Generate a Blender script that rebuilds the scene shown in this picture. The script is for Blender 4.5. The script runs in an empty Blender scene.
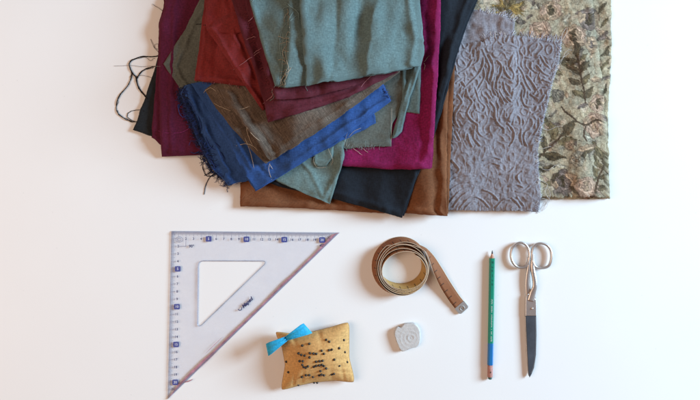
import bpy, bmesh, math, random
import numpy as np
from mathutils import Vector, Matrix

random.seed(7)
rng = np.random.default_rng(7)
sc = bpy.context.scene
COL = sc.collection

# ------------------------------------------------------------------ scale
S = 1.0 / 760.0          # metres on the table per photo pixel
CAM_H = 0.78             # camera height above the table


def W(px, py, z=0.0):
    k = S * (CAM_H - z) / CAM_H
    return np.array([(px - 350.0) * k, (200.0 - py) * k, z])


# ------------------------------------------------------------------ objects
def thing(name, label, cat, loc, group=None):
    o = bpy.data.objects.new(name, None)
    o.empty_display_size = 0.01
    COL.objects.link(o)
    o.location = loc
    tag(o, label, cat, group)
    return o


def tag(o, label, cat=None, group=None):
    o['label'] = label
    if cat:
        o['category'] = cat
    if group:
        o['group'] = group
    return o


class MB:
    """collects vertices and faces in world coordinates and links them as one mesh"""
    def __init__(self):
        self.v = []
        self.f = []
        self.m = []
        self.n = 0

    def add(self, verts, faces, mi=0):
        verts = np.asarray(verts, dtype=float).reshape(-1, 3)
        self.v.append(verts)
        for f in faces:
            self.f.append(tuple(int(i) + self.n for i in f))
            self.m.append(mi)
        self.n += len(verts)

    def tube(self, pts, r, seg=5, mi=0, taper=None):
        pts = np.asarray(pts, dtype=float)
        n = len(pts)
        if n < 2:
            return
        d = np.gradient(pts, axis=0)
        d /= np.linalg.norm(d, axis=1)[:, None] + 1e-12
        up = np.array([0.13, 0.21, 0.97])
        a = np.cross(d, up)
        a /= np.linalg.norm(a, axis=1)[:, None] + 1e-12
        b = np.cross(d, a)
        ang = np.linspace(0, 2 * math.pi, seg, endpoint=False)
        rr = np.full(n, r) if np.isscalar(r) else np.asarray(r)
        V = (pts[:, None, :] + rr[:, None, None] * (np.cos(ang)[None, :, None] * a[:, None, :]
                                                    + np.sin(ang)[None, :, None] * b[:, None, :]))
        F = []
        for i in range(n - 1):
            for j in range(seg):
                k = (j + 1) % seg
                F.append((i * seg + j, i * seg + k, (i + 1) * seg + k, (i + 1) * seg + j))
        F.append(tuple(range(seg - 1, -1, -1)))
        F.append(tuple((n - 1) * seg + j for j in range(seg)))
        self.add(V.reshape(-1, 3), F, mi)

    def build(self, name, mats, parent=None, smooth=True, uv=None, loc=None, colors=None, fixn=True):
        v = np.concatenate(self.v)
        base = np.array(parent.location) if parent is not None else np.array(loc if loc is not None else (0, 0, 0))
        if parent is not None and parent.parent is not None:
            base = base + np.array(parent.parent.location)
        own = np.zeros(3)
        me = bpy.data.meshes.new(name)
        me.from_pydata((v - base - own).tolist(), [], self.f)
        mats = mats if isinstance(mats, (list, tuple)) else [mats]
        for m in mats:
            me.materials.append(m)
        if len(mats) > 1:
            me.polygons.foreach_set('material_index', self.m)
        if smooth:
            me.polygons.foreach_set('use_smooth', [True] * len(me.polygons))
        if fixn:
            bm = bmesh.new()
            bm.from_mesh(me)
            bmesh.ops.recalc_face_normals(bm, faces=bm.faces)
            bm.to_mesh(me)
            bm.free()
        if uv is not None:
            lay = me.uv_layers.new(name='UVMap')
            li = np.zeros(len(me.loops), dtype=np.int32)
            me.loops.foreach_get('vertex_index', li)
            lay.data.foreach_set('uv', np.asarray(uv)[li].astype(np.float32).ravel())
        if colors is not None:
            ca = me.color_attributes.new(name='Pattern', type='FLOAT_COLOR', domain='POINT')
            ca.data.foreach_set('color', np.asarray(colors, dtype=np.float32).ravel())
        me.update()
        o = bpy.data.objects.new(name, me)
        COL.objects.link(o)
        if parent is not None:
            o.parent = parent
        elif loc is not None:
            o.location = loc
        return o


# ------------------------------------------------------------------ materials
def new_mat(name):
    m = bpy.data.materials.new(name)
    m.use_nodes = True
    nt = m.node_tree
    return m, nt, nt.nodes, nt.links, nt.nodes['Principled BSDF']


def simple(name, color, rough=0.5, metallic=0.0, bump=0.0, bscale=400.0, var=0.0, spec=0.5, vscale=60):
    m, nt, N, L, p = new_mat(name)
    p.inputs['Base Color'].default_value = (*color, 1)
    p.inputs['Roughness'].default_value = rough
    p.inputs['Metallic'].default_value = metallic
    p.inputs['Specular IOR Level'].default_value = spec
    tc = N.new('ShaderNodeTexCoord')
    if var > 0:
        n = N.new('ShaderNodeTexNoise')
        n.inputs['Scale'].default_value = vscale
        n.inputs['Detail'].default_value = 6
        L.new(tc.outputs['Object'], n.inputs['Vector'])
        mr = N.new('ShaderNodeMapRange')
        mr.inputs['From Min'].default_value = 0.25
        mr.inputs['From Max'].default_value = 0.75
        mr.inputs['To Min'].default_value = 1 - var
        mr.inputs['To Max'].default_value = 1 + var
        L.new(n.outputs['Fac'], mr.inputs['Value'])
        mx = N.new('ShaderNodeMix')
        mx.data_type = 'RGBA'
        mx.blend_type = 'MULTIPLY'
        mx.inputs['Factor'].default_value = 1
        mx.inputs[6].default_value = (*color, 1)
        L.new(mr.outputs[0], mx.inputs[7])
        L.new(mx.outputs[2], p.inputs['Base Color'])
    if bump > 0:
        n2 = N.new('ShaderNodeTexNoise')
        n2.inputs['Scale'].default_value = bscale
        n2.inputs['Detail'].default_value = 4
        L.new(tc.outputs['Object'], n2.inputs['Vector'])
        b = N.new('ShaderNodeBump')
        b.inputs['Strength'].default_value = bump
        b.inputs['Distance'].default_value = 0.001
        L.new(n2.outputs['Fac'], b.inputs['Height'])
        L.new(b.outputs[0], p.inputs['Normal'])
    return m


def fabric(name, color, var=0.18, weave=0.35, tscale=1500.0, sheen=0.25, sheen_tint=None, rough=0.92,
           blotch=0.12, bump=0.5, stretch=10.0, second=None, attr=False, nap=0.0):
    """woven cloth: warp and weft slubs along the cloth's own UV axes, soft blotches, a faint sheen"""
    m, nt, N, L, p = new_mat(name)
    p.inputs['Roughness'].default_value = rough
    p.inputs['Specular IOR Level'].default_value = 0.2
    p.inputs['Sheen Weight'].default_value = sheen
    p.inputs['Sheen Roughness'].default_value = 0.5
    st = sheen_tint or tuple(min(1, c * 2.5 + 0.1) for c in color)
    p.inputs['Sheen Tint'].default_value = (*st, 1)
    uv = N.new('ShaderNodeUVMap')
    uv.uv_map = 'UVMap'

    def noise(sx, sy, scale=1.0, detail=2.0):
        mp = N.new('ShaderNodeMapping')
        mp.inputs['Scale'].default_value = (sx, sy, 1)
        L.new(uv.outputs[0], mp.inputs['Vector'])
        n = N.new('ShaderNodeTexNoise')
        n.inputs['Scale'].default_value = scale
        n.inputs['Detail'].default_value = detail
        L.new(mp.outputs[0], n.inputs['Vector'])
        return n.outputs['Fac']

    def mr(sock, a, b, lo=0.3, hi=0.7):
        r = N.new('ShaderNodeMapRange')
        r.inputs['From Min'].default_value = lo
        r.inputs['From Max'].default_value = hi
        r.inputs['To Min'].default_value = a
        r.inputs['To Max'].default_value = b
        L.new(sock, r.inputs['Value'])
        return r.outputs[0]

    def math_(op, a, b):
        q = N.new('ShaderNodeMath')
        q.operation = op
        for i, s in enumerate((a, b)):
            if hasattr(s, 'links'):
                L.new(s, q.inputs[i])
            else:
                q.inputs[i].default_value = s
        return q.outputs[0]

    warp = noise(tscale, tscale / stretch)
    weft = noise(tscale / stretch, tscale)
    both = math_('ADD', warp, weft)
    both = math_('MULTIPLY', both, 0.5)
    wv = mr(both, 1 - weave, 1 + weave, 0.35, 0.65)
    bl = mr(noise(22, 22, 1, 5), 1 - blotch, 1 + blotch)
    fine = mr(noise(420, 420, 1, 3), 1 - var, 1 + var)
    k = math_('MULTIPLY', math_('MULTIPLY', wv, bl), fine)
    mx = N.new('ShaderNodeMix')
    mx.data_type = 'RGBA'
    mx.blend_type = 'MULTIPLY'
    mx.inputs['Factor'].default_value = 1
    if attr:
        at = N.new('ShaderNodeVertexColor')
        at.layer_name = 'Pattern'
        L.new(at.outputs[0], mx.inputs[6])
    elif second is not None:
        mz = N.new('ShaderNodeMix')
        mz.data_type = 'RGBA'
        mz.inputs[6].default_value = (*color, 1)
        mz.inputs[7].default_value = (*second, 1)
        L.new(mr(noise(tscale * 0.6, tscale * 0.06, 1, 3), 0, 1, 0.35, 0.65), mz.inputs['Factor'])
        L.new(mz.outputs[2], mx.inputs[6])
    else:
        mx.inputs[6].default_value = (*color, 1)
    L.new(k, mx.inputs[7])
    L.new(mx.outputs[2], p.inputs['Base Color'])
    b = N.new('ShaderNodeBump')
    b.inputs['Strength'].default_value = bump
    b.inputs['Distance'].default_value = 0.0006
    hsock = both
    if nap > 0:
        hsock = math_('ADD', both, math_('MULTIPLY', noise(260, 260, 1, 4), nap))
    L.new(hsock, b.inputs['Height'])
    L.new(b.outputs[0], p.inputs['Normal'])
    return m


TEAL = (0.108, 0.158, 0.157)
M = {}
M['teal'] = fabric('teal_cotton', TEAL, blotch=0.10, weave=0.22, sheen=0.15)
M['sage'] = fabric('sage_cotton', (0.125, 0.185, 0.180), blotch=0.10, weave=0.22, sheen=0.15)
M['olive'] = fabric('olive_grey_cotton', (0.100, 0.110, 0.096), blotch=0.08, weave=0.25, sheen=0.12)
M['red'] = fabric('red_chiffon', (0.165, 0.016, 0.016), blotch=0.14, weave=0.25, sheen=0.3, rough=0.75)
M['burgundy'] = fabric('burgundy_cloth', (0.085, 0.012, 0.021), blotch=0.18, weave=0.3, sheen=0.25, rough=0.8)
M['linen'] = fabric('brown_linen', (0.078, 0.055, 0.041), second=(0.125, 0.092, 0.070), blotch=0.16, weave=0.35,
                    tscale=1100, stretch=7, bump=0.9)
M['blue'] = fabric('blue_cloth', (0.025, 0.068, 0.210), blotch=0.12, weave=0.25, sheen=0.2)
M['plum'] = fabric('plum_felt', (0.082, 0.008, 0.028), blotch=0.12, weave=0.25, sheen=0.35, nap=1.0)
M['magenta'] = fabric('magenta_felt', (0.180, 0.007, 0.060), blotch=0.2, weave=0.3, sheen=0.35, nap=1.2, var=0.25)
M['navy'] = fabric('navy_cloth', (0.011, 0.014, 0.020), blotch=0.12, weave=0.25, sheen=0.08,
                   sheen_tint=(0.2, 0.28, 0.4))
M['black'] = fabric('black_cloth', (0.016, 0.019, 0.022), blotch=0.12, weave=0.25, sheen=0.08,
                    sheen_tint=(0.25, 0.3, 0.35))
M['brown'] = fabric('brown_suede', (0.165, 0.062, 0.026), blotch=0.22, weave=0.12, sheen=0.35, nap=0.6,
                    tscale=900, stretch=3)
M['lilac'] = fabric('lilac_quilting', (0.196, 0.179, 0.199), second=(0.231, 0.213, 0.233), blotch=0.10, weave=0.20,
                    tscale=800, stretch=4, bump=0.7, var=0.2, nap=0.6)
M['tapestry'] = fabric('tapestry', (0.3, 0.3, 0.2), attr=True, blotch=0.06, weave=0.35, tscale=900, stretch=3,
                       bump=0.9, var=0.22, sheen=0.1, sheen_tint=(0.6, 0.6, 0.5))
M['cushion'] = fabric('mustard_cotton', (0.57, 0.315, 0.115), blotch=0.10, weave=0.12, sheen=0.2,
                      tscale=1600, bump=0.25)
M['ribbon'] = fabric('blue_ribbon', (0.025, 0.36, 0.62), blotch=0.06, weave=0.2, sheen=0.2, rough=0.55)


def thread_mat(name, c):
    return simple(name, c, rough=0.9, spec=0.06, var=0.25, vscale=500)


T = {
    'pale': thread_mat('pale_thread', (0.50, 0.40, 0.30)),
    'white': thread_mat('white_thread', (0.62, 0.58, 0.56)),
    'black': thread_mat('black_thread', (0.022, 0.016, 0.014)),
    'blue': thread_mat('blue_thread', (0.030, 0.055, 0.19)),
    'navy': thread_mat('navy_thread', (0.018, 0.022, 0.045)),
    'teal': thread_mat('teal_thread', (0.24, 0.33, 0.32)),
    'lilac': thread_mat('lilac_thread', (0.38, 0.36, 0.44)),
    'red': thread_mat('red_thread', (0.20, 0.04, 0.05)),
    'pink': thread_mat('pink_thread', (0.42, 0.20, 0.22)),
    'magenta': thread_mat('magenta_thread', (0.32, 0.04, 0.16)),
    'gold': thread_mat('gold_thread', (0.40, 0.27, 0.08)),
    'grey': thread_mat('grey_thread', (0.30, 0.29, 0.30)),
}

# ------------------------------------------------------------------ table
m, nt, N, L, p = new_mat('white_tabletop')
tc = N.new('ShaderNodeTexCoord')
n1 = N.new('ShaderNodeTexNoise')
n1.inputs['Scale'].default_value = 7
n1.inputs['Detail'].default_value = 5
L.new(tc.outputs['Object'], n1.inputs['Vector'])
n2 = N.new('ShaderNodeTexNoise')
n2.inputs['Scale'].default_value = 420
n2.inputs['Detail'].default_value = 3
L.new(tc.outputs['Object'], n2.inputs['Vector'])
cr = N.new('ShaderNodeMix')
cr.data_type = 'RGBA'
cr.inputs[6].default_value = (0.800, 0.792, 0.785, 1)
cr.inputs[7].default_value = (0.838, 0.832, 0.826, 1)
L.new(n1.outputs['Fac'], cr.inputs['Factor'])
vo = N.new('ShaderNodeTexVoronoi')
vo.inputs['Scale'].default_value = 46
vo.inputs['Randomness'].default_value = 1.0
L.new(tc.outputs['Object'], vo.inputs['Vector'])
sr = N.new('ShaderNodeMapRange')
sr.inputs['From Min'].default_value = 0.015
sr.inputs['From Max'].default_value = 0.05
sr.inputs['To Min'].default_value = 0.90
sr.inputs['To Max'].default_value = 1.0
L.new(vo.outputs['Distance'], sr.inputs['Value'])
sm2 = N.new('ShaderNodeMix')
sm2.data_type = 'RGBA'
sm2.blend_type = 'MULTIPLY'
sm2.inputs['Factor'].default_value = 1
L.new(cr.outputs[2], sm2.inputs[6])
L.new(sr.outputs[0], sm2.inputs[7])
L.new(sm2.outputs[2], p.inputs['Base Color'])
p.inputs['Roughness'].default_value = 0.5
p.inputs['Specular IOR Level'].default_value = 0.35
b = N.new('ShaderNodeBump')
b.inputs['Strength'].default_value = 0.06
b.inputs['Distance'].default_value = 0.0006
L.new(n2.outputs['Fac'], b.inputs['Height'])
L.new(b.outputs[0], p.inputs['Normal'])
M['table'] = m
mb = MB()
mb.add([(-1.9, -1.6, 0), (1.9, -1.6, 0), (1.9, 1.6, 0), (-1.9, 1.6, 0),
        (-1.9, -1.6, -0.03), (1.9, -1.6, -0.03), (1.9, 1.6, -0.03), (-1.9, 1.6, -0.03)],
       [(0, 1, 2, 3), (7, 6, 5, 4), (0, 4, 5, 1), (1, 5, 6, 2), (2, 6, 7, 3), (3, 7, 4, 0)])
tab = mb.build('tabletop', M['table'], smooth=False)
tab['kind'] = 'structure'
tab['label'] = 'plain white tabletop the sewing things lie on'

# ------------------------------------------------------------------ height map the cloths settle on
RES = 0.0015
GX0, GX1, GY0, GY1 = -0.36, 0.40, -0.06, 0.40
gx = np.arange(GX0, GX1, RES)
gy = np.arange(GY0, GY1, RES)
NX, NY = len(gx), len(gy)
H = np.zeros((NY, NX))
GXX, GYY = np.meshgrid(gx, gy)


def gauss(a, s):
    r = int(3 * s + 1)
    k = np.exp(-0.5 * (np.arange(-r, r + 1) / s) ** 2)
    k /= k.sum()
    a = np.pad(a, r, mode='edge')
    a = np.apply_along_axis(lambda q: np.convolve(q, k, mode='valid'), 0, a)
    a = np.apply_along_axis(lambda q: np.convolve(q, k, mode='valid'), 1, a)
    return a


def field(sx, sy, seed):
    """smooth random field, unit amplitude, sx and sy the wrinkle lengths in metres"""
    r = np.random.default_rng(seed)
    a = r.standard_normal((NY, NX))
    fx = np.fft.fftfreq(NX, RES)
    fy = np.fft.fftfreq(NY, RES)
    g = np.exp(-((fx[None, :] * sx) ** 2 + (fy[:, None] * sy) ** 2) * 2.0)
    a = np.fft.ifft2(np.fft.fft2(a) * g).real
    return a / a.std()


def sample(a, x, y):
    fx = np.clip((np.asarray(x) - GX0) / RES, 0, NX - 1.001)
    fy = np.clip((np.asarray(y) - GY0) / RES, 0, NY - 1.001)
    i = fx.astype(int)
    j = fy.astype(int)
    u = fx - i
    v = fy - j
    return (a[j, i] * (1 - u) * (1 - v) + a[j, i + 1] * u * (1 - v) + a[j + 1, i] * (1 - u) * v + a[j + 1, i + 1] * u * v)


def inside(poly, X, Y):
    c = np.zeros(X.shape, bool)
    n = len(poly)
    for i in range(n):
        x0, y0 = poly[i]
        x1, y1 = poly[(i + 1) % n]
        cond = ((y0 > Y) != (y1 > Y)) & (X < (x1 - x0) * (Y - y0) / (y1 - y0 + 1e-15) + x0)
        c ^= cond
    return c


def cone(a, k, n):
    d = k * RES
    a = a.copy()
    for _ in range(n):
        b = a.copy()
        b[1:, :] = np.maximum(b[1:, :], a[:-1, :] - d)
        b[:-1, :] = np.maximum(b[:-1, :], a[1:, :] - d)
        b[:, 1:] = np.maximum(b[:, 1:], a[:, :-1] - d)
        b[:, :-1] = np.maximum(b[:, :-1], a[:, 1:] - d)
        e = d * 1.4142
        b[1:, 1:] = np.maximum(b[1:, 1:], a[:-1, :-1] - e)
        b[:-1, 1:] = np.maximum(b[:-1, 1:], a[1:, :-1] - e)
        b[1:, :-1] = np.maximum(b[1:, :-1], a[:-1, 1:] - e)
        b[:-1, :-1] = np.maximum(b[:-1, :-1], a[1:, 1:] - e)
        if np.abs(b - a).max() < 1e-7:
            break
        a = b
    return a


def resample(pl, n):
    pl = np.asarray(pl, float)
    d = np.r_[0, np.cumsum(np.linalg.norm(np.diff(pl, axis=0), axis=1))]
    t = np.linspace(0, d[-1], n)
    return np.stack([np.interp(t, d, pl[:, k]) for k in range(pl.shape[1])], 1)


def smooth_line(p, it):
    p = p.copy()
    for _ in range(it):
        p[1:-1] = 0.25 * p[:-2] + 0.5 * p[1:-1] + 0.25 * p[2:]
    return p


def drape(mask, slope):
    jj, ii = np.where(mask)
    j0_, j1_ = max(0, jj.min() - 30), min(NY, jj.max() + 31)
    i0_, i1_ = max(0, ii.min() - 30), min(NX, ii.max() + 31)
    mk_ = mask[j0_:j1_, i0_:i1_]
    h_ = H[j0_:j1_, i0_:i1_]
    D = cone(np.where(mk_, h_, 0.0), slope, 70)
    D = gauss(D, 2.2)
    D = np.where(mk_, np.maximum(D, h_), D)
    out = np.zeros_like(H)
    out[j0_:j1_, i0_:i1_] = gauss(D, 0.8)
    return out


def fold(name, parent, mat, top, right, bottom, left, t=0.004, layers=2, res=0.0022, slope=0.40, wr=0.0008, wl=(0.05, 0.05),
         seed=1, rag=0.0004, angle=0.0, disp=None, colorfn=None, edge_r=0.0028, puff=0.0, lift=None, label=None, smooth=3):
    """one folded layer of cloth settled on whatever lies below it; sides are photo-pixel polylines"""
    global H
    sides = dict(top=top, right=right, bottom=bottom, left=left)   # top: l->r, right: t->b, bottom: l->r, left: t->b
    px = {k: np.asarray(v, float) for k, v in sides.items()}
    # how many cells
    wpx = max(np.linalg.norm(np.diff(px['top'], axis=0), axis=1).sum(), np.linalg.norm(np.diff(px['bottom'], axis=0), axis=1).sum())
    hpx = max(np.linalg.norm(np.diff(px['left'], axis=0), axis=1).sum(), np.linalg.norm(np.diff(px['right'], axis=0), axis=1).sum())
    nu = max(8, int(wpx * S / res))
    nv = max(8, int(hpx * S / res))
    P2 = {}
    for k in px:
        n = nu if k in ('top', 'bottom') else nv
        q = resample(px[k], n)
        q = smooth_line(q, smooth)
        P2[k] = q
    zs = {k: np.full(len(P2[k]), 0.02) for k in P2}
    D = None
    for it in range(4):
        w = {}
        for k in P2:
            kk = S * (CAM_H - zs[k]) / CAM_H
            w[k] = np.stack([(P2[k][:, 0] - 350) * kk, (200 - P2[k][:, 1]) * kk], 1)
        # shared corners
        for a, ia, b_, ib in (('top', 0, 'left', 0), ('top', -1, 'right', 0), ('bottom', 0, 'left', -1), ('bottom', -1, 'right', -1)):
            c = 0.5 * (w[a][ia] + w[b_][ib])
            w[a][ia] = c
            w[b_][ib] = c
        poly = np.concatenate([w['top'], w['right'][1:], w['bottom'][::-1][1:], w['left'][::-1][1:-1]])
        mask = inside(poly, GXX, GYY)
        D = drape(mask, slope)
        for k in w:
            zs[k] = sample(D, w[k][:, 0], w[k][:, 1]) + t * 0.6
    r_ = np.random.default_rng(seed + 50)
    for k in w:                                     # cut edges are never quite straight
        n = len(w[k])
        e = np.convolve(r_.standard_normal((n + 8)), np.ones(5) / 5, 'same')[4:4 + n] * rag
        tdir = np.gradient(w[k], axis=0)
        tdir /= np.linalg.norm(tdir, axis=1)[:, None] + 1e-12
        nn = np.stack([-tdir[:, 1], tdir[:, 0]], 1)
        fade = np.minimum(1, np.minimum(np.arange(n), np.arange(n)[::-1]) / 4.0)
        w[k] = w[k] + nn * (e * fade)[:, None]

    def coons(U, V):
        def ev(k, s):
            q = w[k]
            x = s * (len(q) - 1)
            i = np.clip(x.astype(int), 0, len(q) - 2)
            f = (x - i)[..., None]
            return q[i] * (1 - f) + q[i + 1] * f
        c00, c10 = w['top'][0], w['top'][-1]
        c01, c11 = w['bottom'][0], w['bottom'][-1]
        u = U[..., None]
        v = V[..., None]
        return ((1 - v) * ev('top', U) + v * ev('bottom', U) + (1 - u) * ev('left', V) + u * ev('right', V)
                - ((1 - u) * (1 - v) * c00 + u * (1 - v) * c10 + (1 - u) * v * c01 + u * v * c11))

    wid = max(np.linalg.norm(w['top'][0] - w['top'][-1]), np.linalg.norm(w['bottom'][0] - w['bottom'][-1]), 0.01)
    hei = max(np.linalg.norm(w['left'][0] - w['left'][-1]), np.linalg.norm(w['right'][0] - w['right'][-1]), 0.01)
    eu = min(0.25, edge_r / wid)
    ev_ = min(0.25, edge_r / hei)
    u1 = np.linspace(eu, 1 - eu, nu)
    v1 = np.linspace(ev_, 1 - ev_, nv)
    UU, VV = np.meshgrid(u1, v1)
    XY = coons(UU, VV)
    X, Y = XY[..., 0], XY[..., 1]
    base = sample(D, X, Y)
    wrk = field(wl[0], wl[1], seed)
    ww = np.clip(sample(wrk, X, Y) * wr, -1.2 * wr, 2.5 * wr)
    edge = np.minimum(np.minimum(UU - eu, 1 - eu - UU) * wid, np.minimum(VV - ev_, 1 - ev_ - VV) * hei)
    ramp = np.clip(edge / 0.018, 0, 1)
    ramp = ramp * ramp * (3 - 2 * ramp)
    fac = 0.75 + 0.25 * ramp
    Z = base + t + np.maximum(ww, -0.5 * t) * fac + puff * ramp
    Z = Z + sample(CR1, X, Y) * 0.00014 + np.clip(sample(CR2, X + seed * 0.003, Y), 0, 2) * 0.0011 * (1 - ramp)
    if lift is not None:
        Z = Z + lift(X, Y)
    if disp is not None:
        Z = Z + disp(X, Y)
    Z = np.maximum(Z, base + 0.45 * t)
    ZB = base + 0.0002
    mbx = MB()
    top_v = np.stack([X, Y, Z], -1).reshape(-1, 3)
    bot_v = np.stack([X, Y, ZB], -1).reshape(-1, 3)
    n = nu * nv
    idx = np.arange(n).reshape(nv, nu)
    F = np.stack([idx[:-1, :-1], idx[1:, :-1], idx[1:, 1:], idx[:-1, 1:]], -1).reshape(-1, 4)
    mbx.add(top_v, F)
    mbx.add(bot_v, F[:, ::-1])
    # boundary loop (counter order over grid)
    lu = np.concatenate([u1, np.full(nv - 2, u1[-1]), u1[::-1], np.full(nv - 2, u1[0])])
    lv = np.concatenate([np.full(nu, v1[0]), v1[1:-1], np.full(nu, v1[-1]), v1[::-1][1:-1]])
    loop = np.concatenate([idx[0, :], idx[1:-1, -1], idx[-1, ::-1], idx[1:-1, 0][::-1]])
    su = (lu - eu) / (1 - 2 * eu)
    sv = (lv - ev_) / (1 - 2 * ev_)
    outl = coons(su, sv)
    inn = XY.reshape(-1, 2)[loop]
    zt = Z.reshape(-1)[loop]
    zb = ZB.reshape(-1)[loop]
    nl = len(loop)
    hs = np.linspace(1, 0, 5 * layers + 1)[1:-1]
    rings = []
    wob = r_.standard_normal((layers, nl))
    for a in range(layers):
        wob[a] = np.convolve(np.r_[wob[a][-4:], wob[a], wob[a][:4]], np.ones(9) / 9, 'same')[4:-4]
    for h in hs:
        ph = abs(math.sin(math.pi * h * layers))
        lay = min(layers - 1, int((1 - h) * layers))
        if layers == 1:
            f = 1 - math.sin(math.pi * h)
        else:
            f = 0.55 - 0.55 * ph
        ff = np.clip(f + (0.55 * wob[lay] if layers > 1 else 0.15 * wob[0]), 0, 0.95)[:, None]
        pos = outl * (1 - ff) + inn * ff
        rings.append(np.c_[pos, zb + (zt - zb) * h])
    prev = loop
    off = 2 * n
    for rg in rings:
        cur = np.arange(nl) + mbx.n
        mbx.add(rg, [])
        Fq = [(int(prev[i]), int(prev[(i + 1) % nl]), int(cur[(i + 1) % nl]), int(cur[i])) for i in range(nl)]
        for f in Fq:
            mbx.f.append(f)
            mbx.m.append(0)
        prev = cur
    cur = loop + n
    for i in range(nl):
        mbx.f.append((int(prev[i]), int(prev[(i + 1) % nl]), int(cur[(i + 1) % nl]), int(cur[i])))
        mbx.m.append(0)
    allv = np.concatenate(mbx.v)
    ca, sa = math.cos(angle), math.sin(angle)
    uv = np.stack([allv[:, 0] * ca + allv[:, 1] * sa, -allv[:, 0] * sa + allv[:, 1] * ca], 1)
    sh_ = allv[:, 2:3] * 0.7
    sh_[:2 * n] = 0
    uv = uv + sh_ + seed * 0.37
    cols = None
    if colorfn is not None:
        cols = colorfn(allv[:, 0], allv[:, 1])
    # world z range -> parent
    o = mbx.build(name, mat, parent, uv=uv, colors=cols)
    if label:
        o['label'] = label
    # update the height map with the settled cloth
    wgrid = np.clip(wrk * wr, -1.2 * wr, 2.5 * wr)
    H = np.where(mask, np.maximum(H, D + t + np.maximum(wgrid, -0.5 * t) * 0.6), H)
    if lift is not None:
        H = np.where(mask, H + lift(GXX, GYY), H)
    return o


CR1 = field(0.006, 0.006, 901)
CR2 = field(0.016, 0.016, 902)


def crease(*lines_, amp=0.0022, w=2.2, z=0.05):
    """soft pressed folds along photo-pixel polylines"""
    cl_ = [(catmull(l, 5), a_) for l, a_ in lines_]

    def f(x, y):
        sh = x.shape
        px, py = px_of(x.ravel(), y.ravel(), z)
        px = px + sample(CR2, x.ravel(), y.ravel()) * 0.9
        o_ = np.zeros(px.shape)
        for c_, a_ in cl_:
            d = seg_dist(px, py, c_)
            t = np.clip(d / (w * 3.2), 0, 1)
            o_ += a_ * amp * (np.exp(-(d / w) ** 2) + 0.5 * (1 - t) ** 2)
        return o_.reshape(sh)
    return f


def top_z(x, y):
    return float(sample(H, x, y))


def catmull(pts, n=8):
    p = np.asarray(pts, float)
    p = np.concatenate([p[:1], p, p[-1:]])
    out = []
    for i in range(1, len(p) - 2):
        for k in range(n):
            t = k / n
            out.append(0.5 * ((2 * p[i]) + (-p[i - 1] + p[i + 1]) * t + (2 * p[i - 1] - 5 * p[i] + 4 * p[i + 1] - p[i + 2]) * t * t
                              + (-p[i - 1] + 3 * p[i] - 3 * p[i + 1] + p[i + 2]) * t ** 3))
    out.append(p[-2])
    return np.array(out)


def thread_pts(pxs, up=0.0006, n=7, wig=0.0):
    c = catmull(pxs, n)
    if len(c) > 6:
        w_ = np.stack([np.convolve(rng.standard_normal(len(c) + 6), np.ones(4) / 4, 'same')[3:-3] for _ in range(2)], 1)
        c = c + w_ * (0.28 + wig)
    out = []
    for q in c:
        z = 0.0
        for _ in range(4):
            a = W(q[0], q[1], z)
            z = top_z(a[0], a[1]) + up
        out.append(W(q[0], q[1], z))
    out = np.array(out)
    z = out[:, 2]
    for _ in range(3):                           # a thread bridges small steps instead of following them
        z2 = z.copy()
        z2[1:-1] = np.maximum(z[1:-1], 0.5 * (z[:-2] + z[2:]))
        z = z2
    ar = np.sin(np.linspace(0, math.pi, len(z)))
    out[:, 2] = z + ar * rng.uniform(0.0001, 0.0009)
    return out


def loose(parent, mat, pxs, r=0.00028, name='loose_thread', label=None, up=0.0006, wig=0.0, n=7):
    mbx = MB()
    tp_ = thread_pts(pxs, up, n, wig)
    tw = r * 0.85 * (0.55 + 0.45 * np.minimum(1, np.minimum(np.arange(len(tp_)), np.arange(len(tp_))[::-1]) / 4 + 0.3)) * rng.uniform(0.8, 1.15, len(tp_))
    mbx.tube(tp_, tw)
    o = mbx.build(name, mat, parent)
    if label:
        o['label'] = label
    return o


def fringe(parent, mats, line, n, length=(4, 9), side=1, spread=0.5, r=0.00020, name='fringe', inward=2.0, curl=0.3):
    """many short ravelled threads along an edge (one part)"""
    q = resample(line, n * 3)
    mbx = MB()
    mats = mats if isinstance(mats, list) else [mats]
    for i in range(n):
        k = rng.integers(1, len(q) - 1)
        p0 = q[k]
        d = q[k + 1] - q[k - 1]
        d = d / (np.linalg.norm(d) + 1e-9)
        nn = np.array([d[1], -d[0]]) * side
        a = rng.normal(0, spread)
        dirv = nn * math.cos(a) + d * math.sin(a)
        Ln = rng.uniform(*length)
        pts = [p0 - nn * inward * rng.uniform(0.3, 1)]
        cur = p0.copy()
        pts.append(cur.copy())
        for s in range(3):
            a2 = rng.normal(0, curl)
            dirv = np.array([dirv[0] * math.cos(a2) - dirv[1] * math.sin(a2), dirv[0] * math.sin(a2) + dirv[1] * math.cos(a2)])
            cur = cur + dirv * Ln / 3
            pts.append(cur.copy())
        mbx.tube(thread_pts(pts, rng.uniform(0.0003, 0.0010), 3), r * rng.uniform(0.7, 1.25), seg=4, mi=int(rng.integers(len(mats))))
    return mbx.build(name, mats, parent)


def cloth(name, label, cpx):
    c = W(*cpx)
    z = top_z(c[0], c[1])
    return thing(name, label, 'fabric', (c[0], c[1], z), 'folded fabrics piled at the top of the table')


# ================================================================== the fabrics, lowest first
# ---- floral tapestry --------------------------------------------------
leafs = []          # (cx, cy, angle, length, width, kind) in photo pixels
R_ = random.Random(11)


GOLD, DARK, TAN, MAUVE, PINK, OLIVE, PALE, GREY = range(8)
PAL = {GOLD: (0.36, 0.245, 0.075), DARK: (0.085, 0.062, 0.032), TAN: (0.43, 0.31, 0.205), MAUVE: (0.19, 0.145, 0.125),
       PINK: (0.50, 0.355, 0.26), OLIVE: (0.155, 0.120, 0.060), PALE: (0.43, 0.40, 0.31), GREY: (0.215, 0.185, 0.145)}


def leaf(cx, cy, deg, ln, wd, kd):
    leafs.append((cx, cy, math.radians(deg), ln, wd, kd))


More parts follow.
